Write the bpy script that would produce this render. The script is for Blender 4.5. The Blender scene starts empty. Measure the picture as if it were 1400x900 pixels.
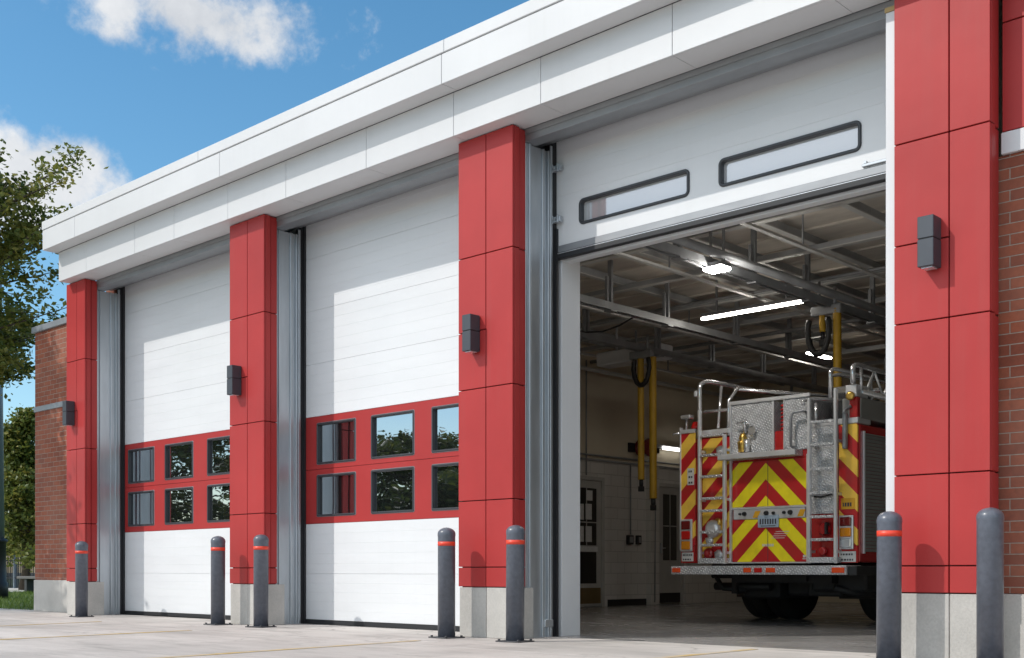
import bpy, bmesh, math, random
from mathutils import Vector, Matrix, noise as mnoise
random.seed(7)
S = bpy.context.scene
COL = S.collection

# ------------------------------------------------------------------ materials
def nodes_of(m):
    m.use_nodes = True
    nt = m.node_tree
    return nt, nt.nodes, nt.links, nt.nodes['Principled BSDF']

def N(nt, typ, **kw):
    n = nt.nodes.new(typ)
    for k, v in kw.items(): setattr(n, k, v)
    return n

def math_(nt, op, a, b=None, c=None):
    n = N(nt, 'ShaderNodeMath', operation=op)
    for i, v in enumerate((a, b, c)):
        if v is None: continue
        if isinstance(v, (int, float)): n.inputs[i].default_value = v
        else: nt.links.new(v, n.inputs[i])
    return n.outputs[0]

def mix_(nt, fac, a, b):
    n = N(nt, 'ShaderNodeMix', data_type='RGBA')
    for i, v in ((0, fac), (6, a), (7, b)):
        if isinstance(v, (int, float)): n.inputs[i].default_value = v
        elif isinstance(v, tuple): n.inputs[i].default_value = (*v, 1)[:4]
        else: nt.links.new(v, n.inputs[i])
    return n.outputs[2]

def coords(nt, scale=(1, 1, 1)):
    tc = N(nt, 'ShaderNodeTexCoord'); mp = N(nt, 'ShaderNodeMapping')
    mp.inputs['Scale'].default_value = scale
    nt.links.new(tc.outputs['Object'], mp.inputs['Vector'])
    return mp.outputs['Vector']

def noise_(nt, vec, scale, detail=4, rough=.55):
    n = N(nt, 'ShaderNodeTexNoise')
    n.inputs['Scale'].default_value = scale; n.inputs['Detail'].default_value = detail
    n.inputs['Roughness'].default_value = rough
    nt.links.new(vec, n.inputs['Vector'])
    return n.outputs['Fac']

def ramp_(nt, fac, p0, p1, c0=(0, 0, 0), c1=(1, 1, 1)):
    r = N(nt, 'ShaderNodeValToRGB')
    r.color_ramp.elements[0].position = p0; r.color_ramp.elements[1].position = p1
    r.color_ramp.elements[0].color = (*c0, 1); r.color_ramp.elements[1].color = (*c1, 1)
    nt.links.new(fac, r.inputs['Fac'])
    return r.outputs['Color']

def bump_(nt, h, strength, dist=.01):
    b = N(nt, 'ShaderNodeBump')
    b.inputs['Strength'].default_value = strength; b.inputs['Distance'].default_value = dist
    nt.links.new(h, b.inputs['Height'])
    return b.outputs['Normal']

def mat(name, c, rough=.5, metal=0., var=.08, vscale=3., stretch=(1, 1, 1), bump=0., bscale=60., fine=0., coat=0., spec=None, streak=0., warp=0., dirt=(.28, .26, .23)):
    m = bpy.data.materials.new(name); nt, ns, ls, b = nodes_of(m)
    v = coords(nt, stretch)
    n1 = noise_(nt, v, vscale, 5)
    lo = tuple(x * (1 - var) for x in c); hi = tuple(min(1, x * (1 + var)) for x in c)
    col = mix_(nt, ramp_(nt, n1, .3, .7), lo, hi)
    if fine:
        n2 = noise_(nt, v, bscale, 3)
        col = mix_(nt, ramp_(nt, n2, .35, .65), mix_(nt, fine, col, (0, 0, 0)), col)
    if streak:
        tc = N(nt, 'ShaderNodeTexCoord'); mp = N(nt, 'ShaderNodeMapping'); mp.inputs['Scale'].default_value = (7, 7, .22); ls.new(tc.outputs['Object'], mp.inputs['Vector'])
        n3 = noise_(nt, mp.outputs[0], 1.6, 5, .6); n4 = noise_(nt, tc.outputs['Object'], .7, 3)
        f = math_(nt, 'MULTIPLY', ramp_(nt, n3, .50, .78), math_(nt, 'MULTIPLY', ramp_(nt, n4, .35, .65), streak))
        col = mix_(nt, f, col, tuple(x * d for x, d in zip(c, (.5, .5, .5))) if dirt is None else dirt)
    ls.new(col, b.inputs['Base Color'])
    rr = N(nt, 'ShaderNodeMapRange'); ls.new(n1, rr.inputs['Value'])
    rr.inputs['To Min'].default_value = max(.02, rough * .85); rr.inputs['To Max'].default_value = min(1, rough * 1.15)
    ls.new(rr.outputs[0], b.inputs['Roughness'])
    b.inputs['Metallic'].default_value = metal
    if coat: b.inputs['Coat Weight'].default_value = coat; b.inputs['Coat Roughness'].default_value = .08
    if spec is not None: b.inputs['Specular IOR Level'].default_value = spec
    if bump and not warp: ls.new(bump_(nt, noise_(nt, v, bscale, 4), bump), b.inputs['Normal'])
    if warp: ls.new(bump_(nt, noise_(nt, coords(nt), 1.7, 2), warp, .05), b.inputs['Normal'])
    return m

M = {}
M['red'] = mat('red_panel_paint', (.39, .036, .035), .42, 0, .09, 1.1, spec=.28, streak=.22, warp=.10, dirt=(.30, .10, .09))
M['red_dark'] = mat('red_joint_backing', (.07, .008, .010), .7)
M['red_door'] = mat('red_door_paint', (.385, .034, .033), .45, 0, .06, 1.5, spec=.28, streak=.25, warp=.08, dirt=(.26, .08, .07))
M['white_clad'] = mat('white_fascia_panel', (.63, .635, .645), .42, 0, .035,   .8, streak=.09, warp=.08, dirt=(.42, .41, .39))
M['clad_back'] = mat('fascia_joint_backing', (.16, .16, .165), .7)
M['white_door'] = mat('white_door_steel', (.71, .72, .735), .42, 0, .03, .9, (1, 1, 5), streak=.07, warp=.06, dirt=(.45, .44, .41))
M['white_trim'] = mat('white_trim_paint', (.62, .63, .645), .45, 0, .03, 2)
M['galv'] = mat('galvanised_steel', (.50, .53, .56), .38, .75, .13, 2.2, (3, 3, .5), bump=.04, bscale=40)
M['galv_dark'] = mat('weathered_steel_channel', (.30, .31, .325), .5, .55, .12, 2.5, (1, 3, 3))
M['interior_steel'] = mat('interior_grey_steel', (.30, .31, .32), .5, .3, .2, 3)
M['rubber'] = mat('black_rubber_seal', (.018, .019, .022), .55)
M['dark_frame'] = mat('dark_window_frame', (.035, .038, .044), .42)
M['frame_grey'] = mat('grey_window_bead', (.22, .23, .25), .4, .4)
M['bollard'] = mat('bollard_grey_paint', (.10, .112, .142), .34, 0, .12, 3.5, (1, 1, 1), bump=.06, bscale=26, fine=.22, coat=.1, streak=.25, dirt=(.17, .17, .17))
M['bollard_red'] = mat('bollard_red_tape', (.75, .055, .025), .4)
M['bolt_steel'] = mat('dark_base_plate_steel', (.06, .06, .065), .6, .3, .2, 8)
M['lamp'] = mat('charcoal_lamp_housing', (.055, .062, .075), .48, .2, .06, 6)
M['lamp_side'] = mat('black_lamp_recess', (.012, .012, .014), .5)
M['conc_plinth'] = mat('cast_concrete_plinth', (.50, .48, .45), .85, 0, .13, 2.6, (1, 1, .8), bump=.25, bscale=70, fine=.1)
M['soffit_grey'] = mat('grey_soffit_board', (.40, .38, .36), .7, 0, .06, 2)
M['cap_metal'] = mat('grey_coping_metal', (.30, .32, .35), .45, .4, .08, 2)
M['stone_band'] = mat('pale_stone_band', (.52, .53, .55), .75, 0, .08, 4, bump=.1)
M['ceiling'] = mat('brown_ceiling_deck', (.64, .59, .52), .9, 0, .14, 1.4, (1, 3, 1))
M['beam'] = mat('ceiling_beam_steel', (.38, .39, .40), .5, .2, .15, 3)
M['beam_edge'] = mat('beam_flange_steel', (.60, .60, .58), .5, .2, .1, 3)
M['tan_wall'] = mat('tan_interior_paint', (.68, .61, .47), .8, 0, .06, 1.0)
M['roof'] = mat('flat_roof_membrane', (.35, .35, .35), .9)
M['black_plastic'] = mat('black_plastic', (.015, .015, .016), .5, 0, .1, 6)
M['chassis'] = mat('black_chassis_steel', (.02, .02, .021), .6, .2, .3, 6)
M['tyre'] = mat('tyre_rubber', (.02, .02, .02), .8, 0, .2, 20, bump=.2, bscale=60)
M['alu'] = mat('brushed_aluminium', (.72, .73, .75), .3, .5, .08, 6, (1, 1, .3))
M['chrome'] = mat('polished_tube', (.72, .73, .75), .18, .75, .06, 5)
M['fire_red'] = mat('fire_engine_red', (.42, .014, .016), .22, 0, .06, 2, coat=.6)
M['shutter'] = mat('grey_roller_shutter', (.30, .30, .29), .45, .35, .06, 2)
M['sticker'] = mat('white_sticker', (.62, .62, .60), .5, 0, .1, 30)
M['print'] = mat('dark_print', (.05, .05, .06), .6)
M['plate_blue'] = mat('pale_blue_plate', (.42, .52, .62), .4, .2, .15, 40)
M['yellow_label'] = mat('yellow_label', (.70, .36, .02), .45)
M['yellow_hose'] = mat('yellow_corrugated_hose', (.46, .27, .015), .55, 0, .12, 5)
M['brass'] = mat('brass_fitting', (.65, .42, .10), .3, .9, .15, 12)
M['lens_red'] = mat('red_lens', (.55, .012, .010), .12, coat=.5)
M['lens_orange'] = mat('bright_red_marker_lens', (.85, .09, .02), .15, coat=.5)
M['lens_amber'] = mat('amber_lens', (.70, .25, .01), .12, coat=.5)
M['lens_clear'] = mat('clear_lens', (.62, .66, .70), .1, .4, coat=.5)
M['dark_red_lens'] = mat('deep_red_lens', (.16, .008, .010), .12, coat=.5)
M['kraft'] = mat('brown_kick_plate', (.22, .16, .07), .4, .5)
M['door_paint'] = mat('grey_beige_door_paint', (.42, .41, .38), .6)
def worn_line():
    m = bpy.data.materials.new('worn_yellow_line'); nt, ns, ls, b = nodes_of(m); v = coords(nt)
    n = noise_(nt, v, 2.2, 6, .7); n2 = noise_(nt, v, 60, 3)
    f = ramp_(nt, math_(nt, 'ADD', math_(nt, 'MULTIPLY', n, .8), math_(nt, 'MULTIPLY', n2, .25)), .40, .68)
    ls.new(mix_(nt, f, (.56, .38, .12), (.48, .44, .39)), b.inputs['Base Color']); b.inputs['Roughness'].default_value = .8
    return m
M['yellow_line'] = worn_line()
M['asphalt'] = mat('asphalt', (.055, .055, .056), .9, 0, .15, .5, bump=.3, bscale=80)
M['kerb'] = mat('concrete_kerb', (.50, .49, .46), .85, 0, .1, 2)
M['sidewalk'] = mat('pale_pavement', (.55, .54, .51), .85, 0, .08, 1)
M['lawn'] = mat('lawn_soil_and_turf', (.06, .10, .02), .95, 0, .4, 1.2, bump=.5, bscale=40)
M['bark'] = mat('bark', (.085, .065, .048), .95, 0, .35, 6, (4, 4, .6), bump=.6, bscale=14)
M['pole'] = mat('grey_blue_pole_paint', (.19, .23, .28), .4, .3, .06, 3)
M['pole_base'] = mat('dark_pole_base', (.022, .024, .028), .5)
M['fence'] = mat('dark_fence_paint', (.03, .032, .035), .6)
M['car_paint'] = mat('dark_grey_car_paint', (.035, .038, .045), .2, .3, .05, 2, coat=.6)
M['bench'] = mat('weathered_bench_slats', (.12, .115, .11), .7)
M['cap_tan'] = mat('tan_timber_cap', (.40, .29, .13), .8)

def emat(name, c, s):
    m = bpy.data.materials.new(name); nt, ns, ls, b = nodes_of(m)
    b.inputs['Base Color'].default_value = (.8, .8, .8, 1)
    b.inputs['Emission Color'].default_value = (*c, 1); b.inputs['Emission Strength'].default_value = s
    return m
M['tube'] = emat('lit_tube', (1., .94, .84), 24.)
M['tube_panel'] = emat('lit_panel', (1., .95, .88), 190.)
M['tube_dim'] = emat('lit_wall_tube', (1., .95, .88), 4.)

def glassy(name, tint, fac, rough=.01, gl=(.9, .95, 1)):
    m = bpy.data.materials.new(name); m.use_nodes = True; nt = m.node_tree; nt.nodes.clear()
    o = N(nt, 'ShaderNodeOutputMaterial'); d = N(nt, 'ShaderNodeBsdfDiffuse'); g = N(nt, 'ShaderNodeBsdfGlossy'); mx = N(nt, 'ShaderNodeMixShader')
    d.inputs[0].default_value = (*tint, 1); g.inputs[0].default_value = (*gl, 1); g.inputs['Roughness'].default_value = rough
    lw = N(nt, 'ShaderNodeLayerWeight'); lw.inputs[0].default_value = .35
    f = math_(nt, 'MULTIPLY_ADD', lw.outputs['Fresnel'], .8, fac)
    v = coords(nt, (1, 1, 1))
    nb = bump_(nt, noise_(nt, v, 1.6, 2), .05, .03)
    nt.links.new(nb, g.inputs['Normal'])
    nt.links.new(f, mx.inputs[0]); nt.links.new(d.outputs[0], mx.inputs[1]); nt.links.new(g.outputs[0], mx.inputs[2])
    nt.links.new(mx.outputs[0], o.inputs[0])
    return m
M['glass'] = glassy('tinted_reflective_glass', (.010, .011, .012), .42)
M['glass_dark'] = glassy('dark_interior_glass', (.012, .012, .012), .06)
M['glass_frost'] = glassy('frosted_pale_glazing', (.50, .50, .51), .24, .05)

def brick_mat(name, c1, c2, mortar):
    m = bpy.data.materials.new(name); nt, ns, ls, b = nodes_of(m)
    tc = N(nt, 'ShaderNodeTexCoord'); sp = N(nt, 'ShaderNodeSeparateXYZ'); cb = N(nt, 'ShaderNodeCombineXYZ')
    ls.new(tc.outputs['Object'], sp.inputs[0])
    ls.new(math_(nt, 'ADD', sp.outputs[0], sp.outputs[1]), cb.inputs[0]); ls.new(sp.outputs[2], cb.inputs[1])
    br = N(nt, 'ShaderNodeTexBrick')
    ls.new(cb.outputs[0], br.inputs['Vector'])
    for k, v in (('Scale', 1.), ('Mortar Size', .0042), ('Mortar Smooth', .25), ('Brick Width', .215), ('Row Height', .076), ('Bias', 0.)): br.inputs[k].default_value = v
    br.inputs['Color1'].default_value = (*c1, 1); br.inputs['Color2'].default_value = (*c2, 1); br.inputs['Mortar'].default_value = (*mortar, 1)
    n = noise_(nt, tc.outputs['Object'], 30, 5)
    n2 = noise_(nt, tc.outputs['Object'], 1.3, 4)
    col = mix_(nt, math_(nt, 'MULTIPLY', ramp_(nt, n, .3, .75), .3), br.outputs['Color'], (.05, .02, .015))
    col = mix_(nt, math_(nt, 'MULTIPLY', ramp_(nt, n2, .4, .8), .18), col, (.45, .35, .28))
    ls.new(col, b.inputs['Base Color']); b.inputs['Roughness'].default_value = .85
    h = math_(nt, 'ADD', math_(nt, 'MULTIPLY', br.outputs['Fac'], -1.), math_(nt, 'MULTIPLY', n, .25))
    ls.new(bump_(nt, h, .8, .008), b.inputs['Normal'])
    return m
M['brick'] = brick_mat('red_brown_brick', (.33, .092, .044), (.22, .058, .031), (.36, .30, .25))

def cmu_mat():
    m = bpy.data.materials.new('painted_concrete_block'); nt, ns, ls, b = nodes_of(m)
    tc = N(nt, 'ShaderNodeTexCoord'); sp = N(nt, 'ShaderNodeSeparateXYZ'); cb = N(nt, 'ShaderNodeCombineXYZ')
    ls.new(tc.outputs['Object'], sp.inputs[0])
    ls.new(math_(nt, 'ADD', sp.outputs[0], sp.outputs[1]), cb.inputs[0]); ls.new(sp.outputs[2], cb.inputs[1])
    br = N(nt, 'ShaderNodeTexBrick'); ls.new(cb.outputs[0], br.inputs['Vector'])
    for k, v in (('Scale', 1.), ('Mortar Size', .006), ('Mortar Smooth', .3), ('Brick Width', .40), ('Row Height', .20)): br.inputs[k].default_value = v
    br.inputs['Color1'].default_value = (.62, .60, .56, 1); br.inputs['Color2'].default_value = (.57, .55, .51, 1); br.inputs['Mortar'].default_value = (.40, .39, .36, 1)
    ls.new(br.outputs['Color'], b.inputs['Base Color']); b.inputs['Roughness'].default_value = .6
    ls.new(bump_(nt, math_(nt, 'MULTIPLY', br.outputs['Fac'], -1.), .6, .006), b.inputs['Normal'])
    return m
M['cmu'] = cmu_mat()

def tread_mat():
    m = bpy.data.materials.new('diamond_tread_plate'); nt, ns, ls, b = nodes_of(m)
    tc = N(nt, 'ShaderNodeTexCoord'); sp = N(nt, 'ShaderNodeSeparateXYZ'); ls.new(tc.outputs['Object'], sp.inputs[0])
    xs = math_(nt, 'ADD', sp.outputs[0], sp.outputs[1])
    u = math_(nt, 'ADD', xs, sp.outputs[2]); v = math_(nt, 'SUBTRACT', xs, sp.outputs[2])
    k = 2 * math.pi / .044
    s1 = math_(nt, 'SINE', math_(nt, 'MULTIPLY', u, k)); s2 = math_(nt, 'SINE', math_(nt, 'MULTIPLY', v, k))
    s3 = math_(nt, 'SINE', math_(nt, 'MULTIPLY', v, k * .38))
    h = math_(nt, 'ADD', math_(nt, 'MULTIPLY', math_(nt, 'MULTIPLY', s1, s3), .75), math_(nt, 'MULTIPLY', s2, .2))
    hh = ramp_(nt, math_(nt, 'MULTIPLY_ADD', h, .5, .5), .55, .9)
    n = noise_(nt, tc.outputs['Object'], 9, 5)
    col = mix_(nt, ramp_(nt, n, .3, .7), (.40, .41, .43), (.66, .67, .69))
    col = mix_(nt, math_(nt, 'MULTIPLY', hh, .9), col, (.92, .93, .94))
    ls.new(col, b.inputs['Base Color']); b.inputs['Metallic'].default_value = .4; b.inputs['Roughness'].default_value = .36
    ls.new(bump_(nt, math_(nt, 'ADD', hh, math_(nt, 'MULTIPLY', n, .4)), .9, .01), b.inputs['Normal'])
    return m
M['tread'] = tread_mat()

def chevron_mat(name, yellow, zoff, period=.39):
    m = bpy.data.materials.new(name); nt, ns, ls, b = nodes_of(m)
    tc = N(nt, 'ShaderNodeTexCoord'); sp = N(nt, 'ShaderNodeSeparateXYZ'); ls.new(tc.outputs['Object'], sp.inputs[0])
    s = math_(nt, 'ADD', math_(nt, 'ABSOLUTE', sp.outputs[0]), sp.outputs[2])
    f = math_(nt, 'FRACT', math_(nt, 'DIVIDE', math_(nt, 'ADD', s, zoff), period))
    isr = math_(nt, 'GREATER_THAN', f, .5)
    n = noise_(nt, tc.outputs['Object'], 5, 5)
    col = mix_(nt, isr, yellow, (.52, .016, .022))
    col = mix_(nt, math_(nt, 'MULTIPLY', ramp_(nt, n, .45, .75), .22), col, (.10, .06, .03))
    ls.new(col, b.inputs['Base Color']); b.inputs['Roughness'].default_value = .3
    b.inputs['Coat Weight'].default_value = .3
    return m

def concrete_floor(name, c, rough0, rough1, stain, streak=(1, 1, 1), seam=True):
    m = bpy.data.materials.new(name); nt, ns, ls, b = nodes_of(m)
    v = coords(nt, streak); v0 = coords(nt)
    big = noise_(nt, v, .45, 6, .62); mid = noise_(nt, v, 2.2, 6, .65); fine = noise_(nt, v0, 45, 4)
    col = mix_(nt, ramp_(nt, big, .35, .68), tuple(x * .70 for x in c), tuple(x * 1.12 for x in c))
    col = mix_(nt, math_(nt, 'MULTIPLY', ramp_(nt, mid, .52, .72), stain), col, tuple(x * .45 for x in c))
    col = mix_(nt, math_(nt, 'MULTIPLY', ramp_(nt, fine, .4, .7), .16), col, tuple(x * .55 for x in c))
    if name.startswith('broom'):
        tcx = N(nt, 'ShaderNodeTexCoord'); sx = N(nt, 'ShaderNodeSeparateXYZ'); ls.new(tcx.outputs['Object'], sx.inputs[0])
        for cx in (-15.1, -13.3, -10.9, -9.0, -6.7, -4.8):
            d = math_(nt, 'ABSOLUTE', math_(nt, 'SUBTRACT', math_(nt, 'ADD', sx.outputs[0], math_(nt, 'MULTIPLY', big, .6)), cx + .3))
            k = ramp_(nt, d, .14, .34, (1, 1, 1), (0, 0, 0))
            col = mix_(nt, math_(nt, 'MULTIPLY', k, math_(nt, 'MULTIPLY', ramp_(nt, mid, .3, .7), .30)), col, (.17, .155, .14))
        vo = N(nt, 'ShaderNodeTexVoronoi', feature='DISTANCE_TO_EDGE'); vo.inputs['Scale'].default_value = .33
        wv = N(nt, 'ShaderNodeVectorMath', operation='ADD'); ls.new(tcx.outputs['Object'], wv.inputs[0])
        nv = N(nt, 'ShaderNodeTexNoise'); nv.inputs['Scale'].default_value = 1.5; nv.inputs['Detail'].default_value = 6; ls.new(tcx.outputs['Object'], nv.inputs['Vector']); ls.new(nv.outputs['Color'], wv.inputs[1]); ls.new(wv.outputs[0], vo.inputs['Vector'])
        col = mix_(nt, math_(nt, 'MULTIPLY', ramp_(nt, vo.outputs['Distance'], .002, .006, (1, 1, 1), (0, 0, 0)), math_(nt, 'MULTIPLY', ramp_(nt, big, .45, .6), .6)), col, (.10, .09, .08))
        vd = N(nt, 'ShaderNodeTexVoronoi'); vd.inputs['Scale'].default_value = 1.9; ls.new(wv.outputs[0], vd.inputs['Vector'])
        col = mix_(nt, math_(nt, 'MULTIPLY', ramp_(nt, vd.outputs['Distance'], .05, .14, (1, 1, 1), (0, 0, 0)), .35), col, (.12, .11, .10))
    ls.new(col, b.inputs['Base Color'])
    r = N(nt, 'ShaderNodeMapRange'); ls.new(mid, r.inputs['Value'])
    r.inputs['From Min'].default_value = .3; r.inputs['From Max'].default_value = .7
    r.inputs['To Min'].default_value = rough0; r.inputs['To Max'].default_value = rough1
    ls.new(r.outputs[0], b.inputs['Roughness'])
    ls.new(bump_(nt, math_(nt, 'ADD', fine, math_(nt, 'MULTIPLY', mid, .5)), .12, .01), b.inputs['Normal'])
    return m
M['apron'] = concrete_floor('broom_finished_concrete', (.56, .52, .485), .5, .85, .62, (.5, 1.9, 1))
M['floor'] = concrete_floor('sealed_floor_concrete', (.34, .33, .32), .12, .32, .35, (.6, 1.2, 1))

def leaf_mat(name, a, b_, c_):
    m = bpy.data.materials.new(name); m.use_nodes = True; nt = m.node_tree; nt.nodes.clear()
    o = N(nt, 'ShaderNodeOutputMaterial'); at = N(nt, 'ShaderNodeAttribute', attribute_name='tone')
    r = N(nt, 'ShaderNodeValToRGB'); r.color_ramp.elements[0].color = (*a, 1); r.color_ramp.elements[1].color = (*c_, 1)
    e = r.color_ramp.elements.new(.5); e.color = (*b_, 1)
    nt.links.new(at.outputs['Fac'], r.inputs[0])
    d = N(nt, 'ShaderNodeBsdfPrincipled'); t = N(nt, 'ShaderNodeBsdfTranslucent'); mx = N(nt, 'ShaderNodeMixShader')
    d.inputs['Roughness'].default_value = .5; d.inputs['Specular IOR Level'].default_value = .35
    nt.links.new(r.outputs[0], d.inputs['Base Color'])
    hs = N(nt, 'ShaderNodeHueSaturation'); hs.inputs['Value'].default_value = 1.7; hs.inputs['Hue'].default_value = .485
    nt.links.new(r.outputs[0], hs.inputs['Color']); nt.links.new(hs.outputs[0], t.inputs[0])
    mx.inputs[0].default_value = .3
    nt.links.new(d.outputs[0], mx.inputs[1]); nt.links.new(t.outputs[0], mx.inputs[2]); nt.links.new(mx.outputs[0], o.inputs[0])
    return m
M['leaf'] = leaf_mat('green_leaves', (.055, .088, .018), (.125, .155, .03), (.28, .25, .055))
M['leaf_far'] = leaf_mat('deep_green_leaves', (.03, .05, .012), (.065, .09, .02), (.15, .15, .035))
M['grass_blade'] = leaf_mat('grass_blades', (.05, .10, .015), (.09, .16, .025), (.16, .21, .04))

# ------------------------------------------------------------------ mesh helpers
class MB:
    def __init__(s): s.bm = bmesh.new()
    def box(s, x0, x1, y0, y1, z0, z1, bev=0., seg=1, mi=0):
        vs = [s.bm.verts.new((x, y, z)) for x in (x0, x1) for y in (y0, y1) for z in (z0, z1)]
        F = [(0, 1, 3, 2), (4, 6, 7, 5), (0, 4, 5, 1), (2, 3, 7, 6), (0, 2, 6, 4), (1, 5, 7, 3)]
        fs = [s.bm.faces.new([vs[i] for i in f]) for f in F]
        for f in fs: f.material_index = mi
        if bev:
            es = list({e for f in fs for e in f.edges})
            r = bmesh.ops.bevel(s.bm, geom=es, offset=bev, segments=seg, affect='EDGES', profile=.5)
            for f in r['faces']: f.material_index = mi
        return s
    def tube(s, pts, r, n=10, cap=True, mi=0, r1=None):
        pts = [Vector(p) for p in pts]; rings = []; L = len(pts)
        up = None
        for i, p in enumerate(pts):
            t = ((pts[i + 1] - p).normalized() if i < L - 1 else (p - pts[i - 1]).normalized())
            if 0 < i < L - 1: t = ((pts[i + 1] - p).normalized() + (p - pts[i - 1]).normalized()).normalized()
            if up is None: up = Vector((0, 0, 1)) if abs(t.z) < .9 else Vector((1, 0, 0))
            a = t.cross(up).normalized(); b = a.cross(t).normalized(); up = b
            rr = r[i] if isinstance(r, (list, tuple)) else (r if r1 is None else r + (r1 - r) * i / (L - 1))
            rings.append([s.bm.verts.new(p + a * (math.cos(2 * math.pi * k / n) * rr) + b * (math.sin(2 * math.pi * k / n) * rr)) for k in range(n)])
        for i in range(L - 1):
            for k in range(n):
                f = s.bm.faces.new((rings[i][k], rings[i][(k + 1) % n], rings[i + 1][(k + 1) % n], rings[i + 1][k])); f.smooth = True; f.material_index = mi
        if cap:
            for R in (rings[0][::-1], rings[-1]):
                f = s.bm.faces.new(R); f.material_index = mi
        return s
    def lathe(s, prof, c=(0, 0, 0), n=32, axis='z', mi=0):
        rings = []
        for r, h in prof:
            ring = []
            for k in range(n):
                a = 2 * math.pi * k / n
                q = (r * math.cos(a), r * math.sin(a), h)
                if axis == 'x': q = (h, r * math.cos(a), r * math.sin(a))
                if axis == 'y': q = (r * math.cos(a), h, r * math.sin(a))
                ring.append(s.bm.verts.new((c[0] + q[0], c[1] + q[1], c[2] + q[2])))
            rings.append(ring)
        for i in range(len(rings) - 1):
            for k in range(n):
                f = s.bm.faces.new((rings[i][k], rings[i][(k + 1) % n], rings[i + 1][(k + 1) % n], rings[i + 1][k])); f.smooth = True; f.material_index = mi
        for R in (rings[0][::-1], rings[-1]):
            f = s.bm.faces.new(R); f.material_index = mi
        return s
    def prism(s, poly, axis, a0, a1, mi=0):
        def P(u, v, w): return {'x': (w, u, v), 'y': (u, w, v), 'z': (u, v, w)}[axis]
        A = [s.bm.verts.new(P(u, v, a0)) for u, v in poly]; B = [s.bm.verts.new(P(u, v, a1)) for u, v in poly]
        n = len(poly)
        for f in [A[::-1], B] + [[A[i], A[(i + 1) % n], B[(i + 1) % n], B[i]] for i in range(n)]:
            q = s.bm.faces.new(f); q.material_index = mi
        return s
    def ring(s, x0, x1, z0, z1, w, rad, y0, y1, mi=0, seg=6):
        def loop(i):
            r = max(rad - i, .004); o = []
            for cx, cz, a in ((x1 - i - r, z1 - i - r, 0), (x0 + i + r, z1 - i - r, 90), (x0 + i + r, z0 + i + r, 180), (x1 - i - r, z0 + i + r, 270)):
                for k in range(seg + 1):
                    t = math.radians(a + 90 * k / seg); o.append((cx + r * math.cos(t), cz + r * math.sin(t)))
            return o
        A, B = loop(0), loop(w); n = len(A); e = .006
        Ao = loop(e); Bo = loop(w - e)
        def vv(L, y): return [s.bm.verts.new((x, y, z)) for x, z in L]
        R = [vv(A, y1), vv(A, y0 + e), vv(Ao, y0), vv(Bo, y0), vv(B, y0 + e), vv(B, y1)]
        for i in range(6):
            P, Q = R[i], R[(i + 1) % 6]
            for k in range(n):
                f = s.bm.faces.new((P[k], P[(k + 1) % n], Q[(k + 1) % n], Q[k])); f.material_index = mi
        return s
    def sheet_holes(s, x0, x1, z0, z1, holes, y0, y1, mi=0):
        xs = sorted({x0, x1, *[h[0] for h in holes], *[h[1] for h in holes]}); xs = [x for x in xs if x0 <= x <= x1]
        zs = sorted({z0, z1, *[h[2] for h in holes], *[h[3] for h in holes]}); zs = [z for z in zs if z0 <= z <= z1]
        for i in range(len(xs) - 1):
            j = 0
            while j < len(zs) - 1:
                cx = (xs[i] + xs[i + 1]) / 2
                def hole(j): 
                    cz = (zs[j] + zs[j + 1]) / 2
                    return any(h[0] < cx < h[1] and h[2] < cz < h[3] for h in holes)
                if hole(j): j += 1; continue
                k = j
                while k + 1 < len(zs) - 1 and not hole(k + 1): k += 1
                s.box(xs[i], xs[i + 1], y0, y1, zs[j], zs[k + 1], mi=mi); j = k + 1
        return s

def world_origin(o):
    v = Vector((0, 0, 0))
    while o: v += o.location; o = o.parent
    return v

def link(name, mb, mats, parent=None, origin=None, smooth=None):
    """one mesh object; the shapes are given in world metres"""
    if not isinstance(mats, (list, tuple)): mats = [mats]
    me = bpy.data.meshes.new(name)
    bmesh.ops.recalc_face_normals(mb.bm, faces=mb.bm.faces[:])
    mb.bm.to_mesh(me); mb.bm.free()
    for m in mats: me.materials.append(M[m] if isinstance(m, str) else m)
    o = bpy.data.objects.new(name, me); COL.objects.link(o)
    if parent is not None:
        o.parent = parent; org = world_origin(parent)
    else:
        org = Vector(origin or (0, 0, 0)); o.location = org
    if org.length: me.transform(Matrix.Translation(-org))
    return o

def thing(name, label, cat, loc, group=None):
    o = bpy.data.objects.new(name, None); COL.objects.link(o)
    o.location = loc; o.empty_display_size = .2
    return tag(o, label, cat, group)

def tag(o, label=None, cat=None, group=None, kind=None):
    if label: o['label'] = label
    if cat: o['category'] = cat
    if group: o['group'] = group
    if kind: o['kind'] = kind
    return o

def copy_tree(o, parent=None):
    c = o.copy(); COL.objects.link(c)
    if parent is not None: c.parent = parent
    for ch in list(o.children): copy_tree(ch, c)
    return c

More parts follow.
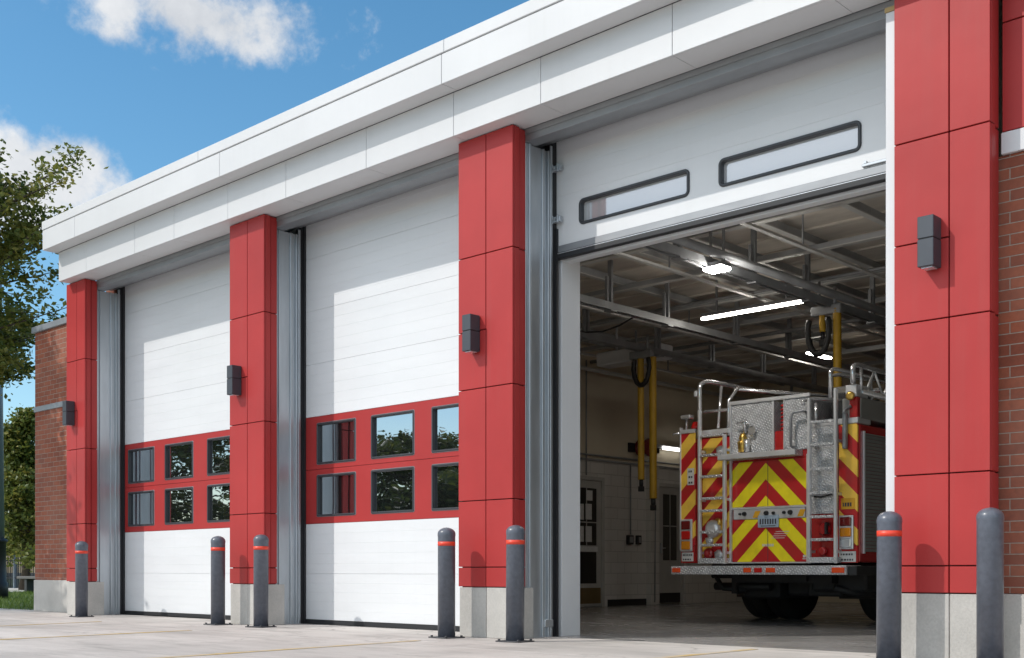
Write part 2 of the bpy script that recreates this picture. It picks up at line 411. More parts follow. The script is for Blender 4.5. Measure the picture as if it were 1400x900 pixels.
# ------------------------------------------------------------------ ground
def structure(name, mb, m, origin=None): return tag(link(name, mb, m, None, origin), kind='structure')
structure('ground', MB().box(-400, 400, -400, 400, -.5, -.10), 'asphalt')
mb = MB()
xs = [-24.5, -20.2, -16.1, -12.0, -8.0, -3.6, .6, 5.0]; ys = [-24, -19, -14.4, -9.6, -5.0, -1.15, .60]
for i in range(len(xs) - 1):
    for j in range(len(ys) - 1):
        g = .006
        mb.box(xs[i] + g, xs[i + 1] - g, ys[j] + g, ys[j + 1] - g, -.12, 0, .004)
structure('driveway', mb, 'apron')
structure('floor', MB().box(-13.5, -2.9, .606, 13.9, -.12, .0), 'floor')
mb = MB()
for pts in ([(-11.22, -1.2), (-10.9, -4.6)], [(-8.05, -.75), (-7.75, -4.6)], [(-14.0, -.8), (-13.2, -4.6)], [(-5.16, .35), (-5.12, -3.5)]):
    (xa, ya), (xb, yb) = pts
    mb.prism([(xa - .04, ya), (xa + .04, ya), (xb + .04, yb), (xb - .04, yb)], 'z', .0005, .004)
structure('road_markings', mb, 'yellow_line')
structure('road', MB().box(-90, 60, -38, -26, -.1, -.06), 'asphalt')
structure('lawn', MB().box(-36.0, -18.62, .28, 40, -.12, -.015).box(-90, -46, -20, 60, -.12, -.015).box(-90, 60, -70, -39, -.12, .0).box(-44, -24.6, -25, -.4, -.12, -.015), 'lawn')
structure('pavement', MB().box(-46, -36.1, -.3, 60, -.12, .0).box(-36, -18.62, -.35, .27, -.12, -.002), 'sidewalk')

# grass blades on the strip of lawn beside the brick wing
def blades(name, n, area, h):
    V, F, T = [], [], []
    for _ in range(n):
        x = random.uniform(area[0], area[1]); y = random.uniform(area[2], area[3]); a = random.uniform(0, 6.28); hh = h * random.uniform(.6, 1.3); w = .007
        dx, dy = math.cos(a) * w, math.sin(a) * w; lx, ly = random.uniform(-.05, .05), random.uniform(-.05, .05)
        b = len(V); V += [(x - dx, y - dy, -.02), (x + dx, y + dy, -.02), (x + lx, y + ly, hh)]; F.append((b, b + 1, b + 2)); T.append(random.random())
    me = bpy.data.meshes.new(name); me.from_pydata(V, [], F); me.materials.append(M['grass_blade'])
    at = me.attributes.new('tone', 'FLOAT', 'FACE'); at.data.foreach_set('value', T)
    o = bpy.data.objects.new(name, me); COL.objects.link(o); return o
tag(blades('grass', 26000, (-35.5, -18.7, .4, 13), .07), 'short mown grass beside the brick wing', 'grass', kind='stuff')

# ------------------------------------------------------------------ fire station
FS = thing('fire_station', 'red and white fire station with three tall bay doors under a white fascia', 'fire station', (-9.8, 6, 0))
ZS = 4.854                                   # soffit
PL = [-16.59, -12.31, -8.297, -3.79]
PR = [-16.02, -11.587, -7.559, -3.10]
MID = [-16.27, -11.93, -7.915, -3.385]
ZJ = [.488, .680, 1.325, 2.41, 3.70, 4.85]
RET = .20
g = .0045
for i in range(4):
    L, R, C = PL[i], PR[i], MID[i]
    core = link('pillar', MB().box(L + .03, R - .045, .03, RET - .002, 0, 4.852), 'red_dark', FS)
    mb = MB()
    lo = [L + g, C + g]; hi = [C - g, R - .002]
    zl = ZJ[:4] + [2.97] + ZJ[4:]
    for zz, x0, x1 in ((zl, lo[0], hi[0]), (ZJ, lo[1], hi[1])):
        for a, b in zip(zz[:-1], zz[1:]):
            mb.box(x0, x1, 0, .026, a + g, b - g, .003)
    for a, b in zip(ZJ[:-1], ZJ[1:]):            # right return in two strips, and the left one
        mb.box(R - .028, R, .029, .092, a + g, b - g, .003)
        mb.box(R - .046, R - .018, .106, RET, a + g, b - g, .006)
        mb.box(L, L + .026, .029, RET, a + g, b - g, .003)
    link('cladding', mb, 'red', core)
    mb = MB().box(L + .012, C - .0025, .006, .3, 0, .484, .005).box(C + .0025, R - .006, .006, .3, 0, .484, .005)
    link('plinth', mb, 'conc_plinth', core)

# fascia: lower band, upper band and its coping, every panel with an open joint
XE = 4.2
lowj = [-16.50, -15.66, -14.31, -13.32, -12.10, -10.93, -9.516, -8.196, -7.062, -5.616, -4.2, -2.75, -1.3, .1, 1.5, 2.9, XE]
upj = [-16.56, -15.57, -11.947, -8.139, -5.0, -1.6, 1.4, XE]
fb = link('fascia', MB().box(-16.48, XE - .02, -.13, .20, ZS + .012, 5.27).box(-16.53, XE - .02, -.345, .3, 5.29, 5.66), 'clad_back', FS)
mb = MB()
for a, b in zip(lowj[:-1], lowj[1:]):
    mb.box(a + .0025, b - .0025, -.16, -.132, ZS, 5.275, .003)
    mb.box(a + .0025, b - .0025, -.130, .185, ZS + .001, ZS + .011)
link('lower_band', mb, 'white_clad', fb)
mb = MB()
for a, b in zip(upj[:-1], upj[1:]):
    mb.box(a + .003, b - .003, -.373, -.347, 5.277, 5.560, .003)
    mb.box(a + .003, b - .003, -.345, -.163, 5.279, 5.289)
mb.box(-16.56, -16.532, -.344, .3, 5.278, 5.56)
link('upper_band', mb, 'white_clad', fb)
mb = MB()
for a, b in ((-16.57, -12.4), (-12.4, -8.1), (-8.1, -3.7), (-3.7, .4), (.4, XE)):
    mb.box(a + .0015, b - .0015, -.381, .32, 5.568, 5.69, .006)
link('coping', mb, 'white_clad', fb)
link('roof', MB().box(-16.5, XE, .33, 14.2, 5.1, 5.5), 'roof', FS)

# jambs, lintels, doors
OPEN = [(-16.02, -12.31, .10), (-11.587, -8.297, .10), (-7.559, -3.79, .035)]
DY = .665
def hinge(mb, x, z):
    mb.box(x - .05, x + .07, .600, .648, z - .028, z + .028, .005).box(x - .035, x - .015, .585, .602, z - .04, z + .04, .003).box(x + .035, x + .055, .585, .602, z - .04, z + .04, .003)
    mb.lathe([(.012, .59), (.012, .575)], (x + .01, 0, z), 10, 'y')
for i, (a, b, s) in enumerate(OPEN):
    # steel jamb with stepped profile, left side of the opening, and the lintel over it
    j0 = a - s
    mb = MB().box(j0 - .25, j0, RET + .004, .60, 0, 4.735)
    mb.box(j0, j0 + .012, RET + .006, .245, 0, 4.735, .003).box(j0, j0 + .018, .27, .285, 0, 4.735, .003)
    mb.box(j0, j0 + .02, .44, .47, 0, 4.735, .003).box(j0, j0 + .03, .515, .53, 0, 4.735, .003).box(j0, j0 + .015, .56, .59, 0, 4.80, .003)
    if i == 2: mb.box(j0 + .004, j0 + .028, .245, .262, 0, 4.735, .003)
    jb = link('jamb', mb, 'galv', FS)
    link('jamb_seal', MB().box(j0 - .10, j0 + .005, .602, .660, 0, 4.90).box(j0 + .006, j0 + .03, .635, .66, 0, 4.0 if i == 2 else 4.9), 'rubber', jb)
    mb = MB().box(a - s - .25, b + .02, .20, .36, 4.740, ZS - .002, .004).box(a - s - .25, b + .02, .19, .2, ZS - .05, ZS - .002).box(a - s - .25, b + .02, .362, .60, 4.83, 5.1)
    mb.box(a - s - .25, b + .02, .362, .40, 4.80, 4.829)
    lt = link('lintel', mb, 'galv_dark', FS)
    link('header_seal', MB().box(a - s - .25, b + .02, .602, .66, 4.872, 5.1), 'rubber', lt)
    # right hand jamb
    mb = MB().box(b - .02, b + .10, RET + .004, .60, 0, 4.735).box(b - .07, b - .021, .50, .60, 0, 4.735)
    link('jamb', mb, 'white_trim' if i == 2 else 'galv', FS)
    if i == 2:
        tr = link('trim_post', MB().box(b - .085, b - .003, .05, .195, 0, 4.70, .004), 'white_trim', FS)
        link('cap', MB().box(b - .09, b - .003, .045, .195, 4.702, 4.735), 'cap_tan', tr)
        for z in (4.58, 4.08):
            mb = MB(); hinge(mb, j0 + .03, z); link('hinge', mb, 'galv', jb)
        link('latch', MB().box(j0 + .0, j0 + .035, .46, .58, .10, .17, .004), 'galv', jb)
        link('inner_jamb', MB().box(a - .20, a - .002 + .002, .705, .985, 0, 4.7, .003), 'white_trim', FS)
        link('inner_jamb', MB().box(b + .02, b + .22, .705, .985, 0, 4.7, .003), 'white_trim', FS)
    # door
    x0, x1 = a - .36, b + .30
    d = 'overhead_door'
    if i < 2:
        holes = {0: [-15.98, -14.945, -13.85], 1: [-11.43, -10.41, -9.385]}[i]
        H = [(h, h + .715, 1.312, 1.788) for h in holes] + [(h, h + .715, 1.942, 2.415) for h in holes]
        mb = MB()
        for z0, z1 in ((.055, .61), (.61, 1.214), (2.513, 3.15), (3.15, 3.80), (3.80, 4.44), (4.44, 5.05)):
            n = 5; hgt = (z1 - z0 - .002) / n
            for k in range(n):
                mb.box(x0, x1, DY, DY + .05, z0 + .001 + k * hgt, z0 + .001 + (k + 1) * hgt, .0018)
        for z0, z1 in ((.05, 1.21), (2.52, 5.05)): mb.box(x0, x1, DY + .0505, DY + .06, z0, z1)
        dr = link(d, mb, 'white_door', FS)
        mb = MB().sheet_holes(x0, x1, 1.217, 1.868, H[:3], DY - .002, DY + .05).sheet_holes(x0, x1, 1.873, 2.510, H[3:], DY - .002, DY + .05)
        link('red_band', mb, 'red_door', dr)
        for h in H:
            mb = MB().ring(h[0] - .012, h[1] + .012, h[2] - .012, h[3] + .012, .024, .02, DY - .014, DY + .045, 0)
            mb.ring(h[0] - .018, h[1] + .018, h[2] - .018, h[3] + .018, .010, .022, DY - .008, DY + .02, 2)
            mb.box(h[0], h[1], DY + .026, DY + .034, h[2], h[3], mi=1)
            link('window', mb, ['dark_frame', 'glass', 'frame_grey'], dr)
        link('bottom_seal', MB().box(x0, x1, DY - .004, DY + .05, .004, .052), 'rubber', dr)
    else:
        H = [(-7.30, -6.016, 3.985, 4.235), (-5.709, -4.372, 3.985, 4.235)]
        mb = MB()
        mb.sheet_holes(x0, x1, 3.835, 4.316, [(h[0] + .02, h[1] - .02, h[2] + .02, h[3] - .02) for h in H], DY, DY + .05)
        for z0, z1 in ((4.316, 4.86), (4.86, 5.08)):
            n = 4; hgt = (z1 - z0 - .002) / n
            for k in range(n):
                mb.box(x0, x1, DY, DY + .05, z0 + .001 + k * hgt, z0 + .001 + (k + 1) * hgt, .0018)
        mb.box(x0, x1, DY + .0505, DY + .06, 4.32, 5.05)
        dr = link(d, mb, 'white_door', FS)
        tag(dr, 'raised white door with two long rounded windows')
        for h in H:
            mb = MB().ring(*h, .028, .055, DY - .016, DY + .06, 0)
            mb.box(h[0] + .02, h[1] - .02, DY + .036, DY + .044, h[2] + .02, h[3] - .02, mi=1)
            link('window', mb, ['dark_frame', 'glass_frost'], dr)
        link('bottom_rail', MB().box(x0 + .2, x1 - .2, DY - .012, DY + .06, 3.765, 3.832, .004), 'galv_dark', dr)
        link('bottom_seal', MB().box(x0 + .2, x1 - .2, DY - .016, DY + .05, 3.705, 3.752, .008, 2).box(x0 + .2, x1 - .2, DY - .006, DY + .05, 3.758, 3.764), 'rubber', dr)
        link('seal_retainer', MB().box(x0 + .2, x1 - .2, DY - .018, DY + .05, 3.7525, 3.7575), 'alu', dr)
        link('bottom_lip', MB().box(x0 + .2, x1 - .2, DY + .06, DY + .16, 3.685, 3.75, .004), 'white_trim', dr)
        mb = MB().box(-4.36, -4.13, DY - .03, DY - .001, 3.842, 3.866, .004).box(-4.34, -4.32, DY - .03, DY - .001, 3.866, 3.885)
        link('handle', mb, 'galv', dr)

# walls: front right (brick, band, red panels), brick wing on the left, inner and back walls
rw = link('wall', MB().box(-3.128, XE, RET + .016, .7, .489, 3.515), 'brick', FS)
tag(rw, 'brick wall right of the last pillar')
link('plinth', MB().box(-3.128, -1.0, RET - .004, .7, 0, .485, .004).box(-.995, XE, RET - .004, .7, 0, .485, .004), 'conc_plinth', rw)
link('stone_band', MB().box(-3.10, -1.2, RET - .012, .7, 3.518, 3.668, .004).box(-1.195, XE, RET - .012, .7, 3.518, 3.668, .004), 'white_trim', rw)
mb = MB()
for x0, x1 in ((-3.10, -1.2), (-1.2, .8), (.8, 2.6), (2.6, XE)):
    for z0, z1 in ((3.672, 4.43), (4.43, ZS)): mb.box(x0 + g, x1 - g, RET, .7, z0 + g, z1 - g, .003)
link('cladding', mb, 'red', rw)
wing = link('wall', MB().box(-18.50, -16.598, .40, 7.5, .502, 4.455), 'brick', FS)
tag(wing, 'brick side wing left of the first pillar')
link('plinth', MB().box(-18.52, -16.598, .385, 7.52, 0, .499, .006), 'conc_plinth', wing)
link('coping', MB().box(-18.55, -16.598, .36, 7.55, 4.458, 4.555, .006), 'cap_metal', wing)
link('stone_band', MB().box(-18.52, -16.598, .385, 7.52, 3.19, 3.275, .004), 'cap_metal', wing)
link('wall', MB().box(-16.59, -16.3, .62, 14, 0, 5.1), 'brick', FS)
WX = -13.4
iw = link('interior_wall', MB().box(WX - .2, WX, .72, 14, 0, 2.62).box(WX, WX + .12, 9.86, 10.12, 0, 2.62).box(WX, WX + .12, 10.99, 11.2, 0, 2.62), 'cmu', FS)
link('upper_wall', MB().box(WX - .2, WX - .002, .72, 14, 2.66, 5.1), 'tan_wall', iw)
link('wall_rail', MB().box(WX - .2, WX + .03, .72, 14, 2.622, 2.658).tube([(WX + .05, 1, 2.72), (WX + .05, 13.8, 2.72)], .018, 8).tube([(WX + .03, 9.35, 2.62), (WX + .03, 9.35, 1.32)], .013, 8).tube([(WX + .05, 9.95, 2.5), (WX + .16, 9.95, 1.9), (WX + .14, 9.95, .05)], .012, 8).tube([(WX + .04, 8.05, 4.4), (WX + .04, 8.05, 2.35)], .014, 8), 'interior_steel', iw)
link('skirting', MB().box(WX, WX + .02, .8, 7.7, 0, .12).box(WX, WX + .02, 8.7, 9.85, 0, .12), 'black_plastic', iw)
link('back_wall', MB().box(WX, -2.9, 13.9, 14.1, 0, 5.1), 'tan_wall', FS)
link('interior_wall', MB().box(-2.9, -2.7, .72, 14, 0, 5.1), 'cmu', FS)
link('front_lining', MB().box(-13.4, -7.85, .74, .9, 0, 5.0).box(-3.55, -2.9, .74, .9, 0, 5.0).box(-7.85, -3.55, .86, .98, 4.55, 5.0), 'tan_wall', FS)
# interior doors
def inner_door(y0, y1, papers):
    dd = link('door', MB().box(WX + .002, WX + .045, y0, y1, .02, 2.26).box(WX + .002, WX + .07, y1, y1 + .07, 0, 2.33).box(WX + .002, WX + .07, y0 - .07, y0, 0, 2.33).box(WX + .002, WX + .07, y0, y1, 2.262, 2.33), 'door_paint', FS)
    a, b = (y0 + .14, y1 - .14)
    z0 = 1.1 if papers else .85
    link('pane', MB().box(WX + .046, WX + .052, a, b, z0, 2.12), 'glass_dark', dd)
    mb = MB().box(WX + .046, WX + .055, (a + b) / 2 - .012, (a + b) / 2 + .012, z0, 2.12).box(WX + .046, WX + .055, a, b, 1.5, 1.52)
    link('glazing_bar', mb, 'door_paint', dd)
    if papers:
        mb = MB()
        for k, (yy, zz) in enumerate([(a + .03, 1.55), (a + .25, 1.56), (a + .03, 1.16), (a + .25, 1.16), (a + .27, 1.9)]):
            mb.box(WX + .056, WX + .058, yy, yy + .17, zz, zz + (.28 if k < 4 else .18))
        link('notice_sheet', mb, 'sticker', dd)
        link('kick_panel', MB().box(WX + .046, WX + .05, a, b, .42, .98), 'glass_dark', dd)
        link('kick_plate', MB().box(WX + .046, WX + .052, y0 + .02, y1 - .02, .06, .34), 'kraft', dd)
        link('door_sign', MB().box(WX + .046, WX + .052, y0 + .1, y1 - .1, .99, 1.08), 'sticker', dd)
    else:
        link('kick_plate', MB().box(WX + .046, WX + .052, y0 + .02, y1 - .02, .03, .22), 'black_plastic', dd)
    link('door_handle', MB().box(WX + .046, WX + .075, y0 + .04, y0 + .09, .98, 1.18, .004).tube([(WX + .09, y0 + .065, 1.08), (WX + .09, y0 + .17, 1.08)], .01, 8), 'galv', dd)
inner_door(7.62, 8.46, True)
inner_door(10.20, 10.92, False)
for y, w in ((9.36, .11), (9.62, .09)):
    b_ = thing('socket_box', 'larger grey conduit box below the pipe on the block wall' if y < 9.5 else 'smaller grey switch box next to the conduit box on the block wall', 'switch box', (WX, y, 1.23))
    link('box', MB().box(WX, WX + .06, y - w, y + w - .06, 1.14, 1.31, .006), 'black_plastic', b_)
    link('cover_plate', MB().box(WX + .061, WX + .066, y - w + .03, y + w - .09, 1.17, 1.28), 'interior_steel', b_)
# ceiling
link('ceiling', MB().box(WX, -2.9, .98, 13.9, 4.68, 5.05), 'ceiling', FS)
mb = MB()
for y in [1.3 + .62 * k for k in range(20)]: mb.box(WX, -2.9, y, y + .05, 4.655, 4.679)
link('ceiling_seam', mb, 'ceiling', FS)
for x in (-4.4, -5.2, -6.0, -7.0, -7.9, -8.74, -9.9, -11.2, -12.4):
    bmn = link('ceiling_beam', MB().box(x - .014, x + .014, 1.0, 13.85, 4.553, 4.65), 'beam', FS)
    link('flange', MB().box(x - .04, x + .04, 1.0, 13.85, 4.54, 4.552), 'beam_edge', bmn)
for y in (3.2, 4.65, 6.2, 7.7, 9.3, 11.0, 12.4):
    bmn = link('ceiling_beam', MB().box(WX + .02, -2.95, y - .02, y + .02, 4.475, 4.539), 'beam', FS)
    link('flange', MB().box(WX + .02, -2.95, y - .045, y + .045, 4.462, 4.474), 'beam_edge', bmn)

def pipe_run(label, pts, r, mm='interior_steel'):
    o = link('ceiling_pipe', MB().tube(pts, r, 10), mm, None, pts[0]); return tag(o, label, 'pipe', 'pipes and cables under the bay ceiling')
pipe_run('thin pipe running across the ceiling above the long tube light', [(-13.3, 5.55, 4.36), (-3.0, 5.55, 4.36)], .022)
pipe_run('thin pipe running across the ceiling beyond the long tube light', [(-13.3, 8.1, 4.36), (-3.0, 8.1, 4.36)], .03)
pipe_run('pale conduit running into the bay along the left wall top', [(-13.2, 1.2, 4.2), (-13.2, 13.8, 4.2)], .035, 'beam_edge')
pipe_run('sprinkler pipe with bends above the left wall hoses', [(-12.3, 1.2, 4.33), (-12.3, 6.0, 4.33), (-12.0, 6.3, 4.33), (-12.0, 12.5, 4.33)], .03)
pipe_run('dark cable sagging between the ceiling rails', [(-10.9, 4.6, 4.12), (-10.5, 4.6, 3.98), (-10.2, 4.6, 3.95), (-9.9, 4.6, 3.99), (-9.5, 4.6, 4.12)], .012, 'black_plastic')
for x, z in ((-6.55, 4.22), (-8.35, 4.28), (-10.15, 4.2), (-12.7, 4.3)):
    tag(link('ceiling_rail', MB().box(x - .015, x + .015, 1.1, 13.0, z, z + .03).box(x - .03, x + .03, 1.1, 13.0, z - .004, z - .001), 'beam_edge', None, (x, 6, z)), {-6.55: 'thin bright rail right of the double exhaust rail', -8.35: 'thin bright rail between the two middle exhaust rails', -10.15: 'thin bright rail left of the middle exhaust rail', -12.7: 'thin bright rail close to the left inner wall'}[x], 'rail', 'thin rails under the ceiling')
    for y in (3.6, 6.6, 9.6): tag(link('rail_hanger', MB().box(x - .008, x + .008, y - .008, y + .008, z + .031, 4.67), 'galv_dark', None, (x, y, z)), 'thin steel rod holding a thin bright rail', 'rod', 'rods holding the thin rails')
pipe_run('vertical conduit down the back wall corner', [(-12.6, 13.85, 4.6), (-12.6, 13.85, .3)], .03)
pipe_run('low pipe crossing the back wall', [(-13.3, 13.8, 3.55), (-3.0, 13.8, 3.55)], .03)
mb = MB().box(-12.2, -10.9, 6.9, 7.25, 4.0, 4.22, .02).tube([(-11.9, 7.07, 4.2), (-11.9, 7.07, 4.66)], .02, 8).tube([(-11.1, 7.07, 4.2), (-11.1, 7.07, 4.66)], .02, 8)
tag(link('unit_heater', mb, 'white_trim', None, (-11.5, 7, 4.2)), 'pale slim unit heater hung near the left ceiling rail', 'heater')

# ------------------------------------------------------------------ wall lamps
LX = [(-16.46, -16.30), (-12.165, -12.045), (-8.105, -7.99), (-3.555, -3.437)]
lab = ['charcoal wall lamp on the far pillar next to the brick wing', 'charcoal wall lamp on the pillar between the two closed doors', 'charcoal wall lamp on the pillar left of the open bay', 'charcoal wall lamp on the pillar right of the open bay']
def make_lamp(i, x0, x1):
    c = (x0 + x1) / 2; w = .058
    t = thing('wall_lamp', lab[i], 'wall lamp', (c, 0, 2.94), 'wall lamps on the red pillars')
    link('housing', MB().box(c - w, c + w, -.135, -.004, 2.957, 3.11, .004).box(c - w, c + w, -.135, -.004, 2.76, 2.951, .004), 'lamp', t)
    link('bracket', MB().box(c - w + .006, c + w - .006, -.128, .0, 2.765, 3.10), 'lamp_side', t)
    link('lens', MB().box(c - .04, c + .04, -.11, -.03, 2.752, 2.7595), 'lens_clear', t)
    return t
L0 = make_lamp(0, *LX[0])
for i in (1, 2, 3):
    o = copy_tree(L0); o.location = (sum(LX[i]) / 2, 0, 2.94); o['label'] = lab[i]

# ------------------------------------------------------------------ bollards
BH = 1.065; BR = .084
def make_bollard(band=True):
    t = thing('bollard', 'x', 'bollard', (0, 0, 0), 'steel bollards in front of the pillars')
    prof = [(BR, .012), (BR, .97), (BR * 1.03, .985), (BR * 1.03, 1.0)] + [(BR * 1.03 * math.cos(a), 1.0 + .062 * math.sin(a)) for a in [math.radians(q) for q in (12, 25, 40, 55, 70, 82)]] + [(.003, 1.0625)]
    link('post', MB().lathe(prof, n=48), 'bollard', t)
    mb = MB().box(-.135, .135, -.12, .12, 0, .012, .003)
    for x in (-.11, .11):
        for y in (-.095, .095): mb.lathe([(.012, .012), (.012, .026)], (x, y, 0), 8)
    link('base_plate', mb, 'bolt_steel', t)
    if band: link('red_band', MB().lathe([(BR + .0012, .885), (BR + .0012, .925)], n=48), 'bollard_red', t)
    return t
BX = [(-15.614, 'slim grey bollard with red band by the far left pillar'), (-12.171, 'grey bollard with red band at the left side of the pillar between the closed doors'),
      (-11.284, 'grey bollard with red band at the right side of the pillar between the closed doors'), (-8.198, 'grey bollard with red band at the left edge of the pillar beside the open bay'),
      (-7.294, 'grey bollard with red band at the left jamb of the open bay'), (-3.708, 'large grey bollard with red band at the right jamb of the open bay'), (-3.004, 'large grey bollard without a red band near the brick wall')]
B0 = make_bollard(); B0.location = (BX[0][0], -.25, 0); B0['label'] = BX[0][1]
for x, l in BX[1:6]:
    o = copy_tree(B0); o.location = (x, -.25, 0); o['label'] = l; o.rotation_euler = (random.uniform(-.004, .004), random.uniform(-.006, .006), random.uniform(-.12, .12))
o = make_bollard(False); o.location = (BX[6][0], -.25, 0); o['label'] = BX[6][1]

# ------------------------------------------------------------------ exhaust rails, hoses and lamps inside
def corr(mb, p0, p1, r, pitch=.03, n=12):
    p0, p1 = Vector(p0), Vector(p1); k = max(2, int((p1 - p0).length / (pitch / 2)))
    mb.tube([p0.lerp(p1, i / k) for i in range(k + 1)], [r if i % 2 else r * .86 for i in range(k + 1)], n)
    return mb
rails = [(-7.36, 'double exhaust extraction rail above the fire engine'), (-9.5, 'exhaust extraction rail in the middle of the bay ceiling'), (-10.93, 'exhaust extraction rail nearest the left inner wall')]
for k, (x, l) in enumerate(rails):
    t = thing('exhaust_rail', l, 'rail', (x, 6, 4.1), 'exhaust rails under the ceiling')
    mb = MB().box(x - .05, x + .05, 1.1, 12.8, 4.10, 4.115).box(x - .05, x - .04, 1.1, 12.8, 4.03, 4.10).box(x + .04, x + .05, 1.1, 12.8, 4.03, 4.10).box(x - .05, x - .02, 1.1, 12.8, 4.02, 4.03).box(x + .02, x + .05, 1.1, 12.8, 4.02, 4.03)
    if k == 0: mb.tube([(x + .17, 1.1, 4.13), (x + .17, 12.8, 4.13)], .05, 10)
    link('track', mb, 'interior_steel', t)
    for y in (2.4, 3.9, 5.15, 6.9, 8.4, 10.0, 11.8):
        link('hanger', MB().box(x - .03, x + .03, y - .02, y + .02, 4.116, 4.67).box(x - .02, x + .02, y - .09, y - .06, 4.116, 4.45).box(x - .06, x + .06, y - .06, y + .06, 4.0, 4.019), 'galv_dark', t)
def hose_set(cx, y, ztop, zs, loop, labels):
    t = thing('exhaust_hose', labels, 'hose', (cx, y, ztop), 'yellow exhaust hoses')
    for dx, zt, zb, r in zs:
        ho = link('hose', corr(MB(), (cx + dx, y, zt), (cx + dx + .01, y, zb), r), 'yellow_hose', t)
        link('nozzle', MB().tube([(cx + dx + .01, y, zb), (cx + dx + .01, y, zb - .1)], r * .6, 10).box(cx + dx - .03, cx + dx + .05, y - .03, y + .03, zb - .18, zb - .1, .004), 'black_plastic', ho)
    lx, lz, lr, ld = loop
    pts = [(cx + lx + lr * math.cos(a), y - .06, lz + (ld if math.sin(a) < 0 else .25) * math.sin(a)) for a in [math.radians(q) for q in range(150, 391, 12)]]
    m2 = MB(); m2.tube(pts, [.042 if i % 2 else .036 for i in range(len(pts))], 10)
    link('loop', m2, 'black_plastic', t)
    mb = MB().box(cx - .30, cx + .12, y - .05, y + .05, ztop, ztop + .12, .01).tube([(cx - .2, y, ztop + .1), (cx - .2, y, ztop + .45)], .018, 8).tube([(cx + .02, y, ztop + .1), (cx + .02, y, ztop + .35)], .022, 8)
    link('bracket', mb, 'interior_steel', t)
hose_set(-10.87, 6.5, 3.92, [(-.11, 3.92, 2.05, .055), (.12, 3.92, 1.75, .062)], (-.05, 3.78, .15, .28), 'pair of long yellow hoses hanging left of the fire engine')
hose_set(-7.30, 5.7, 3.93, [(.05, 4.0, 2.98, .056), (-.16, 3.95, 3.72, .045)], (-.18, 3.76, .15, .33), 'short yellow hose hanging down onto the fire engine roof')
def tube_light(name, label, p0, p1, w, em='tube'):
    p0, p1 = Vector(p0), Vector(p1); c = (p0 + p1) / 2
    t = thing(name, label, 'ceiling light', (c.x, c.y, p0.z), 'lit lamps under the bay ceiling')
    ax = 0 if abs(p1.x - p0.x) > abs(p1.y - p0.y) else 1
    def bx(mb, z0, z1, ww):
        if ax == 0: return mb.box(min(p0.x, p1.x), max(p0.x, p1.x), c.y - ww, c.y + ww, z0, z1, .004)
        return mb.box(c.x - ww, c.x + ww, min(p0.y, p1.y), max(p0.y, p1.y), z0, z1, .004)
    link('diffuser', bx(MB(), p0.z - .03, p0.z, w), em, t)
    link('housing', bx(MB(), p0.z + .001, p0.z + .05, w * 1.15), 'galv_dark', t)
    mb = MB()
    for f in (.15, .85):
        q = p0.lerp(p1, f); mb.box(q.x - .012, q.x + .012, q.y - .012, q.y + .012, p0.z + .05, 4.655)
    link('hanger', mb, 'interior_steel', t)
tube_light('tube_light', 'long lit tube light across the middle of the bay ceiling', (-9.23, 5.60, 4.15), (-7.69, 5.60, 4.15), .036)
tube_light('panel_light', 'small square lit lamp under the nearest ceiling rail', (-7.38, 2.98, 4.0), (-7.14, 2.98, 4.0), .09, 'tube_panel')
tube_light('tube_light', 'short lit tube light far back above the fire engine roof', (-9.83, 9.6, 4.30), (-9.83, 10.3, 4.30), .05)
t = thing('wall_light', 'short lit tube lamp on the inner wall behind the yellow hoses', 'wall light', (WX, 10.6, 3.0))
link('housing', MB().box(WX, WX + .10, 10.05, 11.0, 2.98, 3.06, .005), 'galv_dark', t)
link('diffuser', MB().box(WX + .101, WX + .13, 10.25, 10.98, 2.965, 3.03, .004), 'tube_dim', t)
t = thing('hose_reel', 'dark red hose reel box on the inner wall behind the yellow hoses', 'hose reel', (WX, 9.6, 2.9))
link('drum', MB().lathe([(.15, 0), (.17, .03), (.12, .04), (.12, .2), (.17, .21), (.15, .24)], (WX + .03, 9.62, 2.95), 20, 'x'), 'dark_red_lens', t)
link('bracket', MB().box(WX, WX + .04, 9.3, 10.0, 2.86, 3.03).box(WX, WX + .14, 9.85, 10.1, 2.88, 2.98), 'black_plastic', t)

# ------------------------------------------------------------------ fire engine
TX, TY = -7.375, 4.2
FE = thing('fire_engine', 'fire engine parked rear out with red and yellow chevrons and ladders', 'fire engine', (TX, TY + 4.6, 0))
M['chev'] = chevron_mat('red_yellow_chevrons', (.95, .79, .02), -1.735)
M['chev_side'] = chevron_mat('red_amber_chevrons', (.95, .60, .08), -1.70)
X0, X1 = -8.60, -6.19
body = link('body', MB().box(X0, X1, TY + .02, TY + 6.6, .74, 2.30, .012).box(X0 + .1, X1 - .1, TY + 1.2, TY + 6.6, 2.3, 2.5), 'fire_red', FE)
